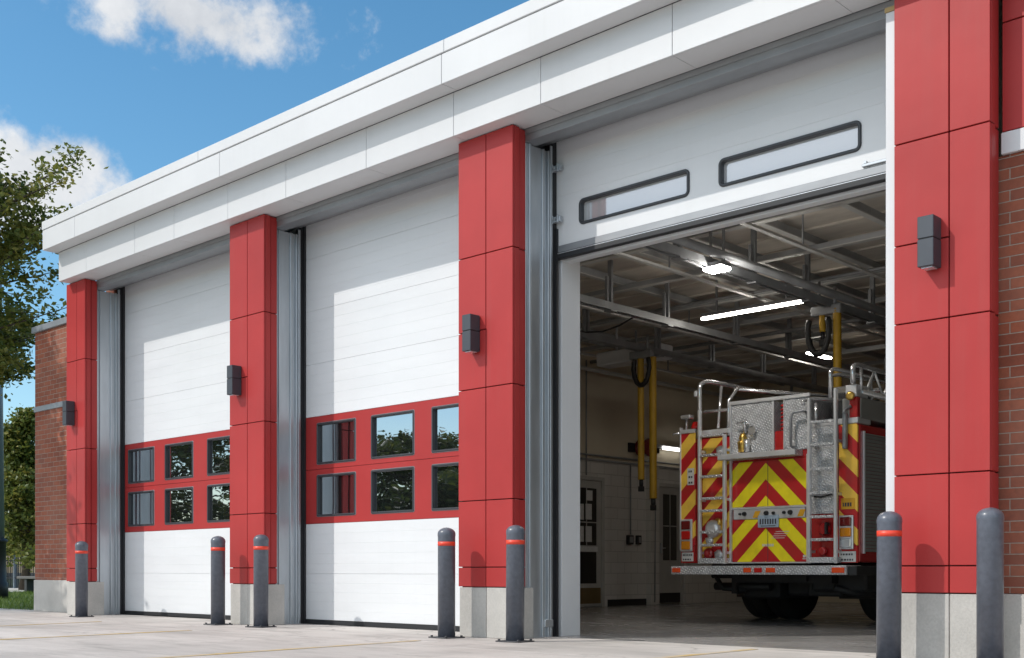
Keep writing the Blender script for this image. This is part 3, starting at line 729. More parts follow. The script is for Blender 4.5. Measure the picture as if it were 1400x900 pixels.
# rear end
link('chevron_door', MB().box(-7.84, -6.835, TY - .012, TY + .018, 1.412, 1.955, .004).box(-7.84, -6.835, TY - .012, TY + .018, .752, 1.262, .004), M['chev'], FE)
link('door_seam', MB().box(-7.349, -7.342, TY - .0135, TY - .0115, .76, 1.26).box(-7.349, -7.342, TY - .0135, TY - .0115, 1.42, 1.95), 'print', FE)
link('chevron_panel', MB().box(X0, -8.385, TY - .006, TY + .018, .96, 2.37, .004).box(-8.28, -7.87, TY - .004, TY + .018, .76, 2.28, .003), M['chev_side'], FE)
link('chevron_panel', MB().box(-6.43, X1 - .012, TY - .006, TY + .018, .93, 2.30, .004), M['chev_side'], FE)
link('door_frame', MB().box(-7.872, -7.845, TY - .03, TY + .018, .74, 2.0, .004).box(-6.83, -6.80, TY - .03, TY + .018, .74, 2.0, .004).box(-7.845, -6.83, TY - .022, TY + .018, 1.385, 1.41, .003).box(-7.845, -6.83, TY - .02, TY + .018, .735, .75), 'alu', FE)
hb = link('handle_bar', MB().box(-7.82, -6.85, TY - .018, TY + .018, 1.265, 1.384, .004), 'alu', FE)
mb = MB()
for x, r in ((-7.72, .016), (-7.66, .028), (-7.36, .03), (-7.26, .02), (-7.12, .02), (-7.04, .03)): link('latch', MB().lathe([(r, 0), (r * .8, -.03)], (x, TY - .019, 1.33), 12, 'y'), 'black_plastic', hb)
for x in (-7.5, -6.9): link('yellow_tag', MB().prism([(x - .05, 1.28), (x + .02, 1.28), (x + .06, 1.36), (x - .01, 1.36)], 'y', TY - .024, TY - .0185), 'yellow_label', hb)
pl = link('licence_plate', MB().box(-7.47, -7.19, TY - .032, TY - .0245, 1.16, 1.305, .006), 'plate_blue', FE)
mb = MB()
for k in range(7):
    x = -7.445 + k * .034; mb.box(x, x + .02, TY - .034, TY - .0325, 1.20, 1.262)
mb.box(-7.43, -7.23, TY - .034, TY - .0325, 1.175, 1.183)
link('plate_marks', mb, 'print', pl)
mb = MB()
for k in range(6): mb.box(-7.42 + k * .027, -7.403 + k * .027, TY - .0145, TY - .0122, .935, .965)
for k in range(4): mb.box(-7.30 + .02 * k, -7.12 + .02 * k, TY - .0145, TY - .0122, 1.03 + .025 * k, 1.036 + .025 * k)
mb.box(-6.88, -6.845, TY - .0145, TY - .0122, .80, .83).box(-6.885, -6.84, TY - .0145, TY - .0122, .78, .79)
link('door_marks', mb, 'sticker', FE)
# bumper
bp = link('bumper', MB().box(-8.52, -6.17, TY - .33, TY + .02, .60, .705, .006), 'tread', FE)
link('bumper_end', MB().box(-6.165, -6.06, TY - .30, TY + .4, .595, .70, .006), 'black_plastic', bp)
for x0, x1, m in ((-8.50, -8.375, 'lens_orange'), (-7.48, -7.375, 'lens_orange'), (-7.335, -7.23, 'lens_red'), (-7.18, -7.055, 'lens_orange')):
    link('marker_light', MB().box(x0, x1, TY - .342, TY - .331, .625, .68, .005), m, bp)
link('marker_light', MB().box(-6.345, -6.19, TY - .342, TY - .331, .622, .682, .005), 'lens_orange', bp)
# tread plate step and boxes above the doors
st = link('rear_step', MB().box(-7.95, -6.90, TY - .16, TY + .02, 1.985, 2.055, .005), 'tread', FE)
link('step_edge', MB().box(-7.95, -6.90, TY - .168, TY - .161, 1.99, 2.05, .002), 'alu', st)
tb = link('tread_box', MB().box(-7.86, -7.27, TY + .005, TY + .9, 2.06, 2.66, .008).box(-7.14, -6.82, TY + .005, TY + .9, 2.06, 2.66, .008), 'tread', FE)
link('box_rim', MB().box(-7.88, -6.80, TY - .012, TY + .02, 2.662, 2.705, .004).box(-7.88, -7.862, TY - .012, TY + .02, 2.06, 2.66, .003).box(-7.29, -7.268, TY - .006, TY + .004, 2.08, 2.655).box(-7.142, -7.13, TY - .006, TY + .004, 2.08, 2.655), 'alu', tb)
mb = MB().box(-7.268, -7.142, TY + .35, TY + .4, 2.06, 2.66)
link('gap_panel', mb, 'black_plastic', tb)
mb = MB()
for k in range(12): mb.tube([(-7.20, TY + .05, 2.10 + k * .045), (-7.145, TY + .04, 2.11 + k * .045)], .018, 8)
link('folded_hose', mb, 'fire_red', tb)
# brass nozzle group on the box
nz = link('nozzle_body', MB().lathe([(.055, 2.07), (.06, 2.15), (.04, 2.2), (.05, 2.24), (.03, 2.3)], (-7.66, TY - .06, 0), 16), 'brass', FE)
link('nozzle_tip', MB().lathe([(.03, 0), (.03, .06)], (-7.70, TY - .09, 2.18), 10, 'x'), 'brass', nz)
link('valve', MB().lathe([(.035, 2.07), (.035, 2.22)], (-7.60, TY - .07, 0), 12).tube([(-7.64, TY - .05, 2.3), (-7.64, TY - .06, 2.42), (-7.62, TY - .05, 2.46)], .022, 10).tube([(-7.74, TY - .06, 2.43), (-7.62, TY - .08, 2.44), (-7.53, TY - .05, 2.38)], .012, 8).lathe([(.05, 0), (.05, -.015)], (-7.545, TY - .03, 2.33), 16, 'y'), 'chrome', nz)
link('grab_handle', MB().tube([(-7.0, TY - .002, 2.08), (-7.0, TY - .08, 2.1), (-7.0, TY - .08, 2.42), (-6.985, TY - .08, 2.47), (-6.95, TY - .08, 2.49), (-6.85, TY - .08, 2.49), (-6.85, TY, 2.49)], .017, 10), 'galv_dark', FE)
# right of centre: tread sheet, red lower part with gear
link('tread_sheet', MB().box(-6.795, -6.445, TY - .004, TY + .018, 1.30, 2.36, .003), 'tread', FE)
link('corner_cap', MB().box(-6.795, X1 - .005, TY - .012, TY + .3, 2.305, 2.37, .005), 'alu', FE)
mb = MB()
link('inlet_cap', mb.lathe([(.07, 0), (.075, -.03), (.055, -.05), (.055, -.07)], (-6.60, TY - .004, 1.12), 18, 'y'), 'fire_red', FE)
link('inlet_cap', MB().lathe([(.045, 0), (.05, -.04), (.03, -.05)], (-6.62, TY - .004, .87), 14, 'y'), 'fire_red', FE)
link('inlet_handle', MB().box(-6.57, -6.54, TY - .09, TY - .004, 1.06, 1.2, .008).box(-6.70, -6.55, TY - .02, TY - .005, .985, 1.015, .004).tube([(-6.72, TY - .03, 1.50), (-6.62, TY - .06, 1.49), (-6.5, TY - .03, 1.52)], .012, 8), 'black_plastic', FE)
# gear behind the left ladder
for x, z, r, m in ((-8.10, 1.16, .10, 'alu'), (-8.02, .84, .06, 'alu'), (-8.0, 2.12, .055, 'alu'), (-8.17, .86, .065, 'fire_red'), (-7.94, .9, .05, 'fire_red'), (-8.04, 1.24, .05, 'brass'), (-8.16, 1.02, .05, 'alu')):
    link('hose_coupling', MB().lathe([(r, 0), (r * 1.12, -r * .4), (r * .8, -r * .75), (r * .3, -r * .8)], (x, TY - .005, z), 18, 'y').tube([(x - r, TY - .03, z + r * .5), (x + r * .9, TY - .05, z - r * .6)], .012, 8), m, FE)
# lamps
def lamp_stack(x0, x1, z0, z1, cols):
    hs = link('tail_light', MB().box(x0 - .012, x1 + .012, TY - .035, TY - .007, z0 - .012, z1 + .012, .01, 2), 'alu', FE)
    n = len(cols); h = (z1 - z0) / n
    for k, c in enumerate(cols):
        link('lens', MB().box(x0 + .008, x1 - .008, TY - .052, TY - .036, z1 - (k + 1) * h + .01, z1 - k * h - .01, .012, 2), c, hs)
lamp_stack(-8.575, -8.43, .90, 1.28, ('dark_red_lens', 'lens_red', 'lens_amber'))
lamp_stack(-6.405, -6.255, .90, 1.26, ('dark_red_lens', 'lens_amber', 'lens_clear'))
def sticker(x0, x1, z0, z1, rows, name='sticker', m='sticker'):
    s = link(name, MB().box(x0, x1, TY - .012, TY - .0065, z0, z1, .002), m, FE)
    mb = MB()
    for r in range(rows):
        x = x0 + .02; z = z1 - (r + .75) * (z1 - z0) / rows
        while x < x1 - .04:
            w = random.uniform(.012, .03); mb.box(x, x + w, TY - .0135, TY - .0122, z, z + .35 * (z1 - z0) / rows); x += w + .01
    link('sticker_marks', mb, 'print', s)
sticker(-8.585, -8.41, .765, .875, 2); sticker(-6.425, -6.22, .745, .865, 2)
sticker(-6.40, -6.235, 1.34, 1.465, 1, 'yellow_sign', 'yellow_label')
sticker(-8.50, -8.40, 1.72, 1.93, 3)
link('lower_panel', MB().box(X0, -8.385, TY - .004, TY + .018, .745, .955), 'fire_red', FE)
link('lower_panel', MB().box(-6.43, X1 - .012, TY - .004, TY + .018, .735, .925), 'fire_red', FE)
link('corner_trim', MB().box(X0 - .012, X0 + .006, TY - .02, TY + .03, .9, 2.45, .004).box(X0 - .005, -8.385, TY - .02, TY + .02, 2.372, 2.42, .004), 'alu', FE)
link('side_lamp', MB().lathe([(.012, 2.42), (.012, 2.55)], (-8.52, TY, 0), 10).box(-8.58, -8.44, TY - .05, TY + .05, 2.55, 2.60, .012, 2).tube([(-8.6, TY, 2.38), (-8.70, TY - .02, 2.385), (-8.71, TY - .02, 2.36)], .011, 8), 'chrome', FE)
link('beacon', MB().lathe([(.07, 2.421), (.07, 2.46), (.05, 2.52), (.01, 2.53)], (-8.45, TY + .12, 0), 16), 'lens_red', FE)
link('beacon', MB().box(-6.30, X1 - .01, TY - .01, TY + .3, 2.372, 2.60, .006), 'fire_red', FE)
bk = link('beacon_mount', MB().box(-6.34, -6.20, TY - .03, TY + .25, 2.602, 2.74, .01), 'alu', FE)
link('rear_lamp', MB().lathe([(.05, 0), (.05, -.03), (.03, -.035)], (-6.27, TY - .031, 2.61), 18, 'y'), 'brass', bk)
link('side_bracket', MB().box(-6.36, -6.31, TY - .07, TY - .013, 2.02, 2.42, .01).tube([(-6.335, TY - .08, 2.42), (-6.335, TY - .05, 2.46), (-6.27, TY - .02, 2.5)], .018, 8), 'galv_dark', FE)
# ladders on the rear
def ladder(xa, xb, za, zb, za2, name, rungs):
    lr = link(name, MB().box(xa - .019, xa + .019, TY - .15, TY - .10, .73, za, .008).box(xb - .019, xb + .019, TY - .15, TY - .10, .73, zb, .008), 'alu', FE)
    for z in rungs: link('rung', MB().box(xa + .02, xb - .02, TY - .155, TY - .10, z - .016, z + .016, .005), 'tread', lr)
    for x in (xa, xb):
        for z in (.85, 1.5, 2.1): link('ladder_bracket', MB().box(x - .012, x + .012, TY - .10, TY - .006, z, z + .03), 'alu', lr)
    link('foot_step', MB().box(xa - .01, xb + .01, TY - .155, TY - .02, .735, .80, .004), 'tread', lr)
    return lr
ladder(-8.235, -7.875, 2.62, 2.30, 0, 'rear_ladder', (.96, 1.12, 1.38, 1.53, 1.80, 2.06, 2.30))
ladder(-6.735, -6.405, 2.62, 2.70, 0, 'rear_ladder', (1.00, 1.26, 1.53, 1.80, 2.08, 2.34))
def arc(p, q, ctrl, n=6): 
    p, q, c = Vector(p), Vector(q), Vector(ctrl)
    return [(p * (1 - t) ** 2 + c * 2 * t * (1 - t) + q * t * t) for t in [i / n for i in range(n + 1)]]
gr = link('grab_rail', MB().tube([(-8.26, TY - .09, 2.3), (-8.26, TY - .09, 2.86)] + arc((-8.26, TY - .09, 2.9), (-8.22, TY + .12, 3.0), (-8.26, TY - .09, 3.0)) + [(-8.2, TY + 2.4, 3.0)], .027, 12).tube([(-8.05, TY, 2.4), (-8.07, TY + .1, 2.93)], .018, 8).tube([(-7.9, TY, 2.3), (-7.9, TY, 2.72), (-7.85, TY + .15, 2.9)], .02, 8).tube([(-8.26, TY, 2.62), (-7.7, TY + .1, 2.62)], .02, 8).tube([(-7.98, TY + .25, 2.9), (-7.0, TY + 1.9, 2.86)], .02, 8), 'chrome', FE)
link('rail_foot', MB().box(-8.33, -8.29, TY - .12, TY - .04, 2.8, 2.87, .008), 'alu', gr)
link('rail_shelf', MB().box(-8.32, -7.88, TY - .03, TY + .1, 2.33, 2.385, .004), 'alu', gr)
link('grab_rail', MB().tube([(-6.475, TY - .12, 2.6), (-6.475, TY - .12, 2.86)] + arc((-6.475, TY - .12, 2.88), (-6.44, TY + .06, 2.93), (-6.475, TY - .12, 2.95)) + [(-6.4, TY + .7, 2.93), (-6.4, TY + .75, 2.5)], .022, 10).tube([(-6.82, TY - .12, 2.55), (-6.82, TY - .12, 2.6), (-6.78, TY + .05, 2.64), (-6.5, TY + .3, 2.62)], .022, 10).tube([(-6.72, TY, 2.3), (-6.72, TY, 2.58)], .018, 8).tube([(-6.85, TY + .6, 2.7), (-6.85, TY + .6, 2.98), (-6.8, TY + .7, 3.0), (-6.5, TY + 1.3, 2.95)], .024, 10), 'chrome', FE)
# gear on top
mb = MB()
for k in range(18): mb.tube([(-8.0 + random.uniform(-.1, .8), TY + 1.0 + k * .2, 2.70), (-7.6 + random.uniform(0, .9), TY + 1.0 + k * .2, 2.72 + random.uniform(0, .05))], .04, 8)
link('hose_bed', mb, 'black_plastic', FE)
link('deck_gun', MB().lathe([(.10, 2.5), (.10, 2.78), (.06, 2.8)], (-7.02, TY + 1.4, 0), 16).box(-7.2, -6.95, TY + 1.3, TY + 1.5, 2.86, 2.96, .02, 2).tube([(-7.5, TY + 1.5, 2.84), (-6.6, TY + 1.4, 2.88)], .03, 10), 'chrome', FE)
link('deck_equipment', MB().box(-8.3, -6.6, TY + .95, TY + 5.5, 2.5, 2.68, .02).box(-6.75, -6.45, TY + .4, TY + .9, 2.4, 2.72, .02), 'chassis', FE)
# right side: roller shutters, upper locker, ladder rack
link('upper_locker', MB().box(-6.42, X1 + .0, TY + .05, TY + 6.4, 2.36, 2.60, .008), 'shutter', FE)
for y0, y1 in ((TY + .12, TY + 1.5), (TY + 1.62, TY + 3.0), (TY + 3.12, TY + 4.6), (TY + 4.72, TY + 6.3)):
    z0 = 1.12 if TY + 1.5 < (y0 + y1) / 2 < TY + 3.05 else .86
    mb = MB()
    k = z0
    while k < 2.19: mb.box(X1 + .001, X1 + .016, y0, y1, k, min(k + .036, 2.2), .004); k += .04
    sh = link('side_shutter', mb, 'shutter', FE)
    link('shutter_frame', MB().box(X1 + .001, X1 + .022, y0 - .03, y0 - .002, z0 - .02, 2.22).box(X1 + .001, X1 + .022, y1 + .002, y1 + .03, z0 - .02, 2.22), 'alu', sh)
ld = link('roof_ladder', MB().tube([(-6.235, TY - .05, 2.745), (-6.235, TY - .05, 2.86)] + arc((-6.235, TY - .05, 2.9), (-6.22, TY + .1, 2.96), (-6.235, TY - .05, 2.97)) + [(-6.22, TY + 6.2, 2.92)], .03, 12).tube([(-6.22, TY + .1, 2.67), (-6.22, TY + 6.2, 2.65)], .034, 12).tube([(-6.19, TY + .06, 2.68), (-6.19, TY + .06, 2.93)], .018, 8), 'chrome', FE)
mb = MB(); y = TY + .22; up = True
while y < TY + 6:
    mb.tube([(-6.22, y, 2.67 if up else 2.94), (-6.22, y + .22, 2.94 if up else 2.67)], .014, 8); y += .22; up = not up
link('truss', mb, 'alu', ld)
# chassis, wheels, cab
link('chassis', MB().box(-7.9, -6.9, TY + .1, TY + 8.6, .52, .74).box(-7.95, -6.6, TY + .15, TY + .5, .50, .6).box(-8.02, -7.5, TY + .5, TY + 1.3, .30, .6, .03).box(-8.05, -7.98, TY + .3, TY + .5, .36, .6).box(-7.05, -6.6, TY + .4, TY + 1.2, .34, .62, .02).box(-6.65, -6.3, TY + .7, TY + 1.2, .38, .74, .02).lathe([(.13, 0), (.13, 1.5)], (-8.1, TY + 1.8, .52), 14, 'x').lathe([(.05, 0), (.05, .8)], (-8.35, TY + .4, .45), 10, 'x').box(-6.95, -6.25, TY + .3, TY + 1.0, .40, .73, .03).box(-8.5, -8.1, TY + .5, TY + 1.1, .55, .73, .02).tube([(-8.3, TY + .3, .6), (-8.2, TY + .35, .42), (-7.9, TY + .4, .40)], .03, 8).tube([(-6.6, TY + .2, .45), (-6.4, TY + .4, .38), (-6.3, TY + 1.0, .4)], .04, 8).box(-7.45, -6.9, TY + .6, TY + 1.15, .34, .6, .03).box(-7.85, -6.95, TY + 1.3, TY + 6.4, .36, .6, .03), 'chassis', FE)
for x0, x1 in ((-8.5, -7.72), (-7.02, -6.25)): link('mud_flap', MB().box(x0, x1, TY + 1.12, TY + 1.145, .30, .80), 'black_plastic', FE)
def wheel(xc, yc, w):
    r = .52
    o = link('wheel', MB().lathe([(.30, -w / 2), (.45, -w / 2), (.50, -w / 2 + .02), (r, -w / 2 + .05), (r, -.02), (r - .015, -.012), (r - .015, .012), (r, .02), (r, w / 2 - .05), (.50, w / 2 - .02), (.45, w / 2), (.30, w / 2)], (xc, yc, r), 36, 'x'), 'tyre', FE)
    link('rim', MB().lathe([(.29, -w / 2 + .03), (.29, w / 2 - .03)], (xc, yc, r), 24, 'x').lathe([(.1, -w / 2 + .0), (.1, w / 2 - .0)], (xc, yc, r), 16, 'x'), 'alu', o)
for x, w in ((-8.43, .33), (-8.06, .33), (-6.73, .33), (-6.36, .33)): wheel(x, TY + 1.8, w)
for x in (-8.42, -6.37): wheel(x, TY + 7.4, .34)
cab = link('cab', MB().prism([(TY + 6.65, .55), (TY + 9.0, .55), (TY + 9.05, 1.5), (TY + 8.85, 2.75), (TY + 6.65, 2.75)], 'x', X0, X1), 'fire_red', FE)
link('windscreen', MB().prism([(TY + 9.052, 1.55), (TY + 9.06, 1.55), (TY + 8.885, 2.6), (TY + 8.88, 2.6)], 'x', X0 + .12, X1 - .12), 'glass_dark', cab)
for x0, x1 in ((X0 - .006, X0 - .001), (X1 + .001, X1 + .006)):
    link('side_window', MB().box(x0, x1, TY + 6.9, TY + 7.7, 1.6, 2.5).box(x0, x1, TY + 7.85, TY + 8.7, 1.6, 2.4), 'glass_dark', cab)
link('light_bar', MB().box(-8.2, -6.6, TY + 8.0, TY + 8.3, 2.76, 2.92, .03, 2), 'lens_red', cab)

# ------------------------------------------------------------------ trees
def tree(name, label, base, h, crown_z0, rad, n_leaf, leaf, m, seed, group, trunk_r=.14, conifer=False, flat=1.0, nb=46):
    rnd = random.Random(seed)
    t = thing(name, label, 'tree', base, group)
    bx, by, bz = base
    mb = MB(); ends = []
    top = h * .93
    spine = [Vector((bx + rnd.uniform(-.1, .1) * k, by + rnd.uniform(-.1, .1) * k, bz + top * k / 7)) for k in range(8)]
    spine[0] = Vector(base) - Vector((0, 0, .08))
    mb.tube(spine, [trunk_r * (1.25 if k == 0 else 1 - .115 * k) for k in range(8)], 10)
    for b in range(nb):
        f = (b + rnd.random()) / nb
        z = crown_z0 + (top - crown_z0) * f
        k = z / top * 7; i = min(6, int(k)); p = spine[i].lerp(spine[i + 1], k - i)
        a = b * 2.399 + rnd.uniform(-.5, .5)
        if conifer: R = rad * (1.02 - f) * rnd.uniform(.75, 1.1); rise = rnd.uniform(-.15, .15)
        else: R = rad * math.sqrt(max(.06, 1 - (2 * f - .85) ** 2 / 1.4)) * rnd.uniform(.6, 1.12); rise = rnd.uniform(.1, .55)
        d = Vector((math.cos(a), math.sin(a) * flat, rise))
        q = p + d * R; mid = p.lerp(q, .5) + Vector((0, 0, -.06 * R))
        mb.tube([p, mid, q], [max(.012, trunk_r * .34 * (1.1 - f)), .02, .007], 6)
        for s in range(5):
            w = p.lerp(q, rnd.uniform(.3, 1.0)); e = w + Vector((rnd.uniform(-1, 1), rnd.uniform(-1, 1), rnd.uniform(-.5, .7))).normalized() * R * rnd.uniform(.12, .38)
            mb.tube([w, e], [.012, .005], 5)
            ends.append((w, e))
        ends.append((mid, q))
    link('trunk', mb, 'bark', t)
    V, F, T = [], [], []
    per = n_leaf // len(ends)
    for w, e in ends:
        tone0 = rnd.uniform(.1, .8); spread = leaf * rnd.uniform(1.3, 2.5)
        for _ in range(int(per * rnd.uniform(.5, 1.5))):
            c = w.lerp(e, rnd.uniform(.25, 1.08)) + Vector((rnd.gauss(0, 1), rnd.gauss(0, 1), rnd.gauss(0, .7))) * spread * .6
            ax = Vector((rnd.gauss(0, 1), rnd.gauss(0, 1), rnd.gauss(0, .6))).normalized()
            sd = ax.cross(Vector((rnd.gauss(0, 1), rnd.gauss(0, 1), rnd.gauss(0, 1) + .6))).normalized()
            nn = ax.cross(sd); L = leaf * rnd.uniform(.7, 1.3); W = L * .30
            b = len(V)
            V += [c - ax * L * .5, c + sd * W + nn * W * .25, c + ax * L * .5, c - sd * W + nn * W * .25]
            F += [(b, b + 1, b + 2), (b, b + 2, b + 3)]
            tt = min(1, max(0, tone0 + rnd.gauss(0, .16))); T += [tt, tt]
    me = bpy.data.meshes.new('crown'); me.from_pydata([tuple(v - Vector(base)) for v in V], [], F); me.materials.append(M[m])
    at = me.attributes.new('tone', 'FLOAT', 'FACE'); at.data.foreach_set('value', T)
    o = bpy.data.objects.new('crown', me); COL.objects.link(o); o.parent = t
    return t
tree('shade_tree', 'leafy shade tree reaching over the end of the white fascia', (-24.1, 1.0, 0), 9.6, 4.0, 2.95, 36000, .115, 'leaf', 3, 'trees on the lawn', .16, nb=60)
tree('shade_tree', 'shade tree on the grass in front of the brick wing, casting its shade', (-22.95, -3.0, 0), 10.2, 4.2, 2.55, 44000, .17, 'leaf', 5, 'trees on the lawn', .17)
far = [((-39.2, 9.4, 0), 6.3, 1.2, 2.0, True, 'pointed tree behind the lamp post and bench'), ((-47.5, 9.8, 0), 4.9, .8, 3.4, False, 'broad dark tree behind the pointed one'), ((-50, 15, 0), 5.6, 1.0, 4.0, False, 'tall broad tree at the far edge of the lawn'), ((-36.2, 13.2, 0), 4.2, 1.2, 2.0, False, 'round tree half hidden by the brick wing')]
for k, (b, h, z0, r, con, l) in enumerate(far):
    tree('conifer_tree' if con else 'park_tree', l, b, h, z0, r, 20000, .17, 'leaf' if con else 'leaf_far', 20 + k, 'trees behind the lawn', .15, con, nb=46)
front = [(-43, -17, 8.2, 4.0), (-37, -24, 6.4, 3.2), (-48, -25, 7.0, 4.0), (-31.5, -21, 4.2, 2.4), (-29, -29, 5.0, 3.0), (-41, -33, 5.5, 3.4), (-22, -34, 6.0, 3.4)]
fl = ['big tree mirrored in the windows of the far left door', 'tree with rounded top mirrored beside the big one in the far door', 'tall tree mirrored behind the others in the far door', 'small tree whose tip shows in the middle windows of the second closed door', 'low tree mirrored at the right windows of the second closed door', 'tree mirrored between the windows of the second door', 'lone tree across the street from the bays']
for k, (x, y, h, r) in enumerate(front):
    tree('street_tree', fl[k], (x, y, 0), h, 1.0, r, 17000, .21, 'leaf_far', 40 + k, 'trees across the street', .16, nb=40)

# ------------------------------------------------------------------ small things on the left
px, py = -27.6, 3.6
t = thing('lamp_post', 'grey blue lamp post with a dark base at the left edge of the lawn', 'lamp post', (px, py, 0))
link('pole', MB().tube([(px, py, 1.35), (px, py, 8.4)], .185, 20, r1=.12).tube([(px, py, 8.3), (px - 1.2, py - .6, 8.5)], .06, 10), 'pole', t)
link('base', MB().lathe([(.27, 0), (.27, .35), (.23, .4), (.22, 1.3), (.26, 1.32), (.26, 1.37), (.2, 1.4)], (px, py, 0), 24), 'pole_base', t)
link('lamp_head', MB().box(px - 1.75, px - 1.1, py - .8, py - .5, 8.46, 8.58, .03, 2), 'pole_base', t)
t = thing('bench', 'long dark bench at the edge of the grass beside the brick wing', 'bench', (-33.6, 7.7, 0))
link('seat', MB().box(-35.4, -32.0, 7.5, 7.9, .40, .48, .01), 'bench', t)
for x in (-34.9, -33.7, -32.5): link('leg', MB().box(x - .08, x + .08, 7.55, 7.85, -.02, .398, .01), 'fence', t)
t = thing('fence', 'dark open fence along the far side of the lawn', 'fence', (-42, 11, 0))
mb = MB()
for z in (.35, 1.0, 1.5): mb.box(-45.9, -36.2, 10.97, 11.03, z, z + .06)
k = -45.9
while k < -36.2: mb.box(k, k + .03, 10.98, 11.02, 0, 1.55); k += .14
link('panel', mb, 'fence', t)
for x in (-45.9, -43.5, -41.1, -38.7, -36.2): link('post', MB().box(x - .06, x + .06, 10.93, 11.07, 0, 1.75, .01), 'pole', t)
t = thing('notice_sign', 'small pale sign on a post behind the lamp post', 'sign', (-40.0, 8.4, 0))
link('post', MB().box(-40.03, -39.97, 8.42, 8.46, 0, 1.5), 'pole', t)
link('board', MB().box(-40.25, -39.75, 8.38, 8.415, 1.0, 1.5, .01), 'plate_blue', t)

# ------------------------------------------------------------------ camera, sun, sky
th = 0.75763
cam = bpy.data.cameras.new('camera'); co = bpy.data.objects.new('camera', cam); COL.objects.link(co)
co.location = (0, -8, .6459); co.rotation_euler = (math.pi / 2, 0, th)
cam.sensor_width = 36; cam.lens = 1600 * 36 / 1400; cam.shift_y = (780.53 - 450) / 1400
cam.clip_end = 2000; cam.clip_start = .05
S.camera = co

SD = Vector((.72, 1., -1.10))
sl = bpy.data.lights.new('sun', 'SUN'); so = bpy.data.objects.new('sun', sl); COL.objects.link(so)
so.rotation_euler = SD.to_track_quat('-Z', 'Y').to_euler(); so.location = (-20, -30, 30)
sl.energy = 2.45; sl.angle = math.radians(.5); sl.color = (1., .955, .89)

W = bpy.data.worlds.new('World'); S.world = W; W.use_nodes = True; nt = W.node_tree
bg = nt.nodes['Background']
sky = N(nt, 'ShaderNodeTexSky', sky_type='NISHITA'); sky.sun_disc = False
sky.sun_elevation = math.atan2(1.10, math.hypot(.72, 1.)); sky.sun_rotation = math.atan2(-.72, -1.) % (2 * math.pi)
sky.air_density = 1.0; sky.dust_density = .35; sky.ozone_density = 1.6
tc = N(nt, 'ShaderNodeTexCoord'); D = tc.outputs['Generated']
def dot(v):
    n = N(nt, 'ShaderNodeVectorMath', operation='DOT_PRODUCT'); nt.links.new(D, n.inputs[0]); n.inputs[1].default_value = v; return n.outputs['Value']
def pdir(x, y):
    k = (x - 700) / 1600; s, c = math.sin(th), math.cos(th)
    return Vector((-s + k * c, c + k * s, (780.5 - y) / 1600)).normalized()
nz1 = noise_(nt, D, 7.0, 9, .6); nz2 = noise_(nt, D, 22., 6, .6); nzl = noise_(nt, D, 2.4, 7, .6)
def cloud(c, ra, rb, amp=1.9, bias=.75, tilt=0., soft=.75):
    c = Vector(c); r = c.cross(Vector((0, 0, 1))).normalized(); u = r.cross(c).normalized()
    r, u = r * math.cos(tilt) + u * math.sin(tilt), u * math.cos(tilt) - r * math.sin(tilt)
    a = math_(nt, 'DIVIDE', dot(r), ra); b = math_(nt, 'DIVIDE', dot(u), rb)
    d = math_(nt, 'SQRT', math_(nt, 'ADD', math_(nt, 'MULTIPLY', a, a), math_(nt, 'MULTIPLY', b, b)))
    front = math_(nt, 'GREATER_THAN', dot(c), 0.)
    nn = math_(nt, 'MULTIPLY', math_(nt, 'SUBTRACT', math_(nt, 'MULTIPLY_ADD', nz2, .35, math_(nt, 'MULTIPLY', nz1, .75)), .55), amp * 2.2)
    v = math_(nt, 'ADD', math_(nt, 'SUBTRACT', bias, d), nn)
    sm = N(nt, 'ShaderNodeMapRange', interpolation_type='SMOOTHSTEP'); nt.links.new(v, sm.inputs[0]); sm.inputs[1].default_value = .0; sm.inputs[2].default_value = .48
    return math_(nt, 'MULTIPLY', sm.outputs[0], front)
cl = [cloud(pdir(262, 22), .122, .052, 1.5, .92), cloud(pdir(60, 236), .082, .050, 1.5, .92), cloud(pdir(1500, -200), .3, .12), cloud(pdir(-500, 60), .25, .1),
      cloud((-.75, -.62, .20), .30, .05, 1.2), cloud((-.6, -.7, .36), .28, .06, 1.2), cloud((-.4, -.6, .62), .35, .16, 1.2), cloud((.1, -.8, .5), .4, .15)]
m_ = cl[0]
for c in cl[1:]: m_ = math_(nt, 'MAXIMUM', m_, c)
wisp = N(nt, 'ShaderNodeMapRange', interpolation_type='SMOOTHSTEP'); nt.links.new(nzl, wisp.inputs[0]); wisp.inputs[1].default_value = .50; wisp.inputs[2].default_value = .82; wisp.inputs[4].default_value = .16
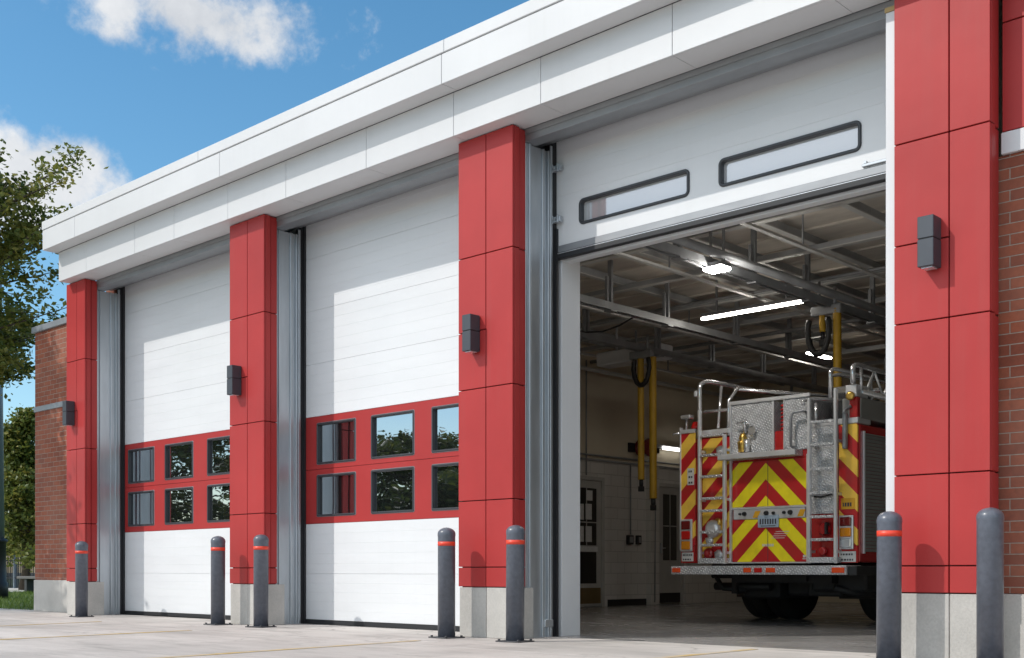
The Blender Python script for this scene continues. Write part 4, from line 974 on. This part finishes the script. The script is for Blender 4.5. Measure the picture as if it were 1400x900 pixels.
fill_bank = N(nt, 'ShaderNodeMapRange', interpolation_type='SMOOTHSTEP'); fill_bank.inputs[1].default_value = .40; fill_bank.inputs[2].default_value = .60  # unseen bright cloud bank behind the camera, added to lighten the shaded facade
nt.links.new(math_(nt, 'ADD', nzl, math_(nt, 'MULTIPLY', math_(nt, 'MULTIPLY_ADD', dot((-.15, -1., .35)), 1., -.25), .35)), fill_bank.inputs[0])
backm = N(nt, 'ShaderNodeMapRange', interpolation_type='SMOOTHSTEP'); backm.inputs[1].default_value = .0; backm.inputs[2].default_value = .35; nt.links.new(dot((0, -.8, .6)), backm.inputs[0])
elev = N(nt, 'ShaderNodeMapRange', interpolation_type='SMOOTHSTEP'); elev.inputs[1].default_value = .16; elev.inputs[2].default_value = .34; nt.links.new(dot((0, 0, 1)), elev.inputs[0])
fill_bankm = math_(nt, 'MULTIPLY', math_(nt, 'MULTIPLY', fill_bank.outputs[0], backm.outputs[0]), elev.outputs[0])
m_ = math_(nt, 'MAXIMUM', m_, wisp.outputs[0])
m_ = math_(nt, 'MAXIMUM', m_, fill_bankm)
m_ = math_(nt, 'MULTIPLY', m_, math_(nt, 'GREATER_THAN', dot((0, 0, 1)), -.02))
shade = ramp_(nt, nz1, .36, .66, (3.9, 4.1, 4.4), (6.0, 6.1, 6.2))
shade = mix_(nt, fill_bankm, shade, (8.0, 8.5, 9.2))
hs = N(nt, 'ShaderNodeHueSaturation'); hs.inputs['Saturation'].default_value = 1.25; hs.inputs['Hue'].default_value = .488; hs.inputs['Value'].default_value = 1.
nt.links.new(sky.outputs[0], hs.inputs['Color'])
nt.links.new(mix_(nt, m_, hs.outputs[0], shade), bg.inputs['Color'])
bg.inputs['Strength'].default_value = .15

S.render.engine = 'CYCLES'
S.cycles.max_bounces = 8; S.cycles.diffuse_bounces = 5; S.cycles.glossy_bounces = 4
S.cycles.use_denoising = True
S.view_settings.view_transform = 'Standard'; S.view_settings.look = 'None'; S.view_settings.gamma = 1
S.view_settings.exposure = .13
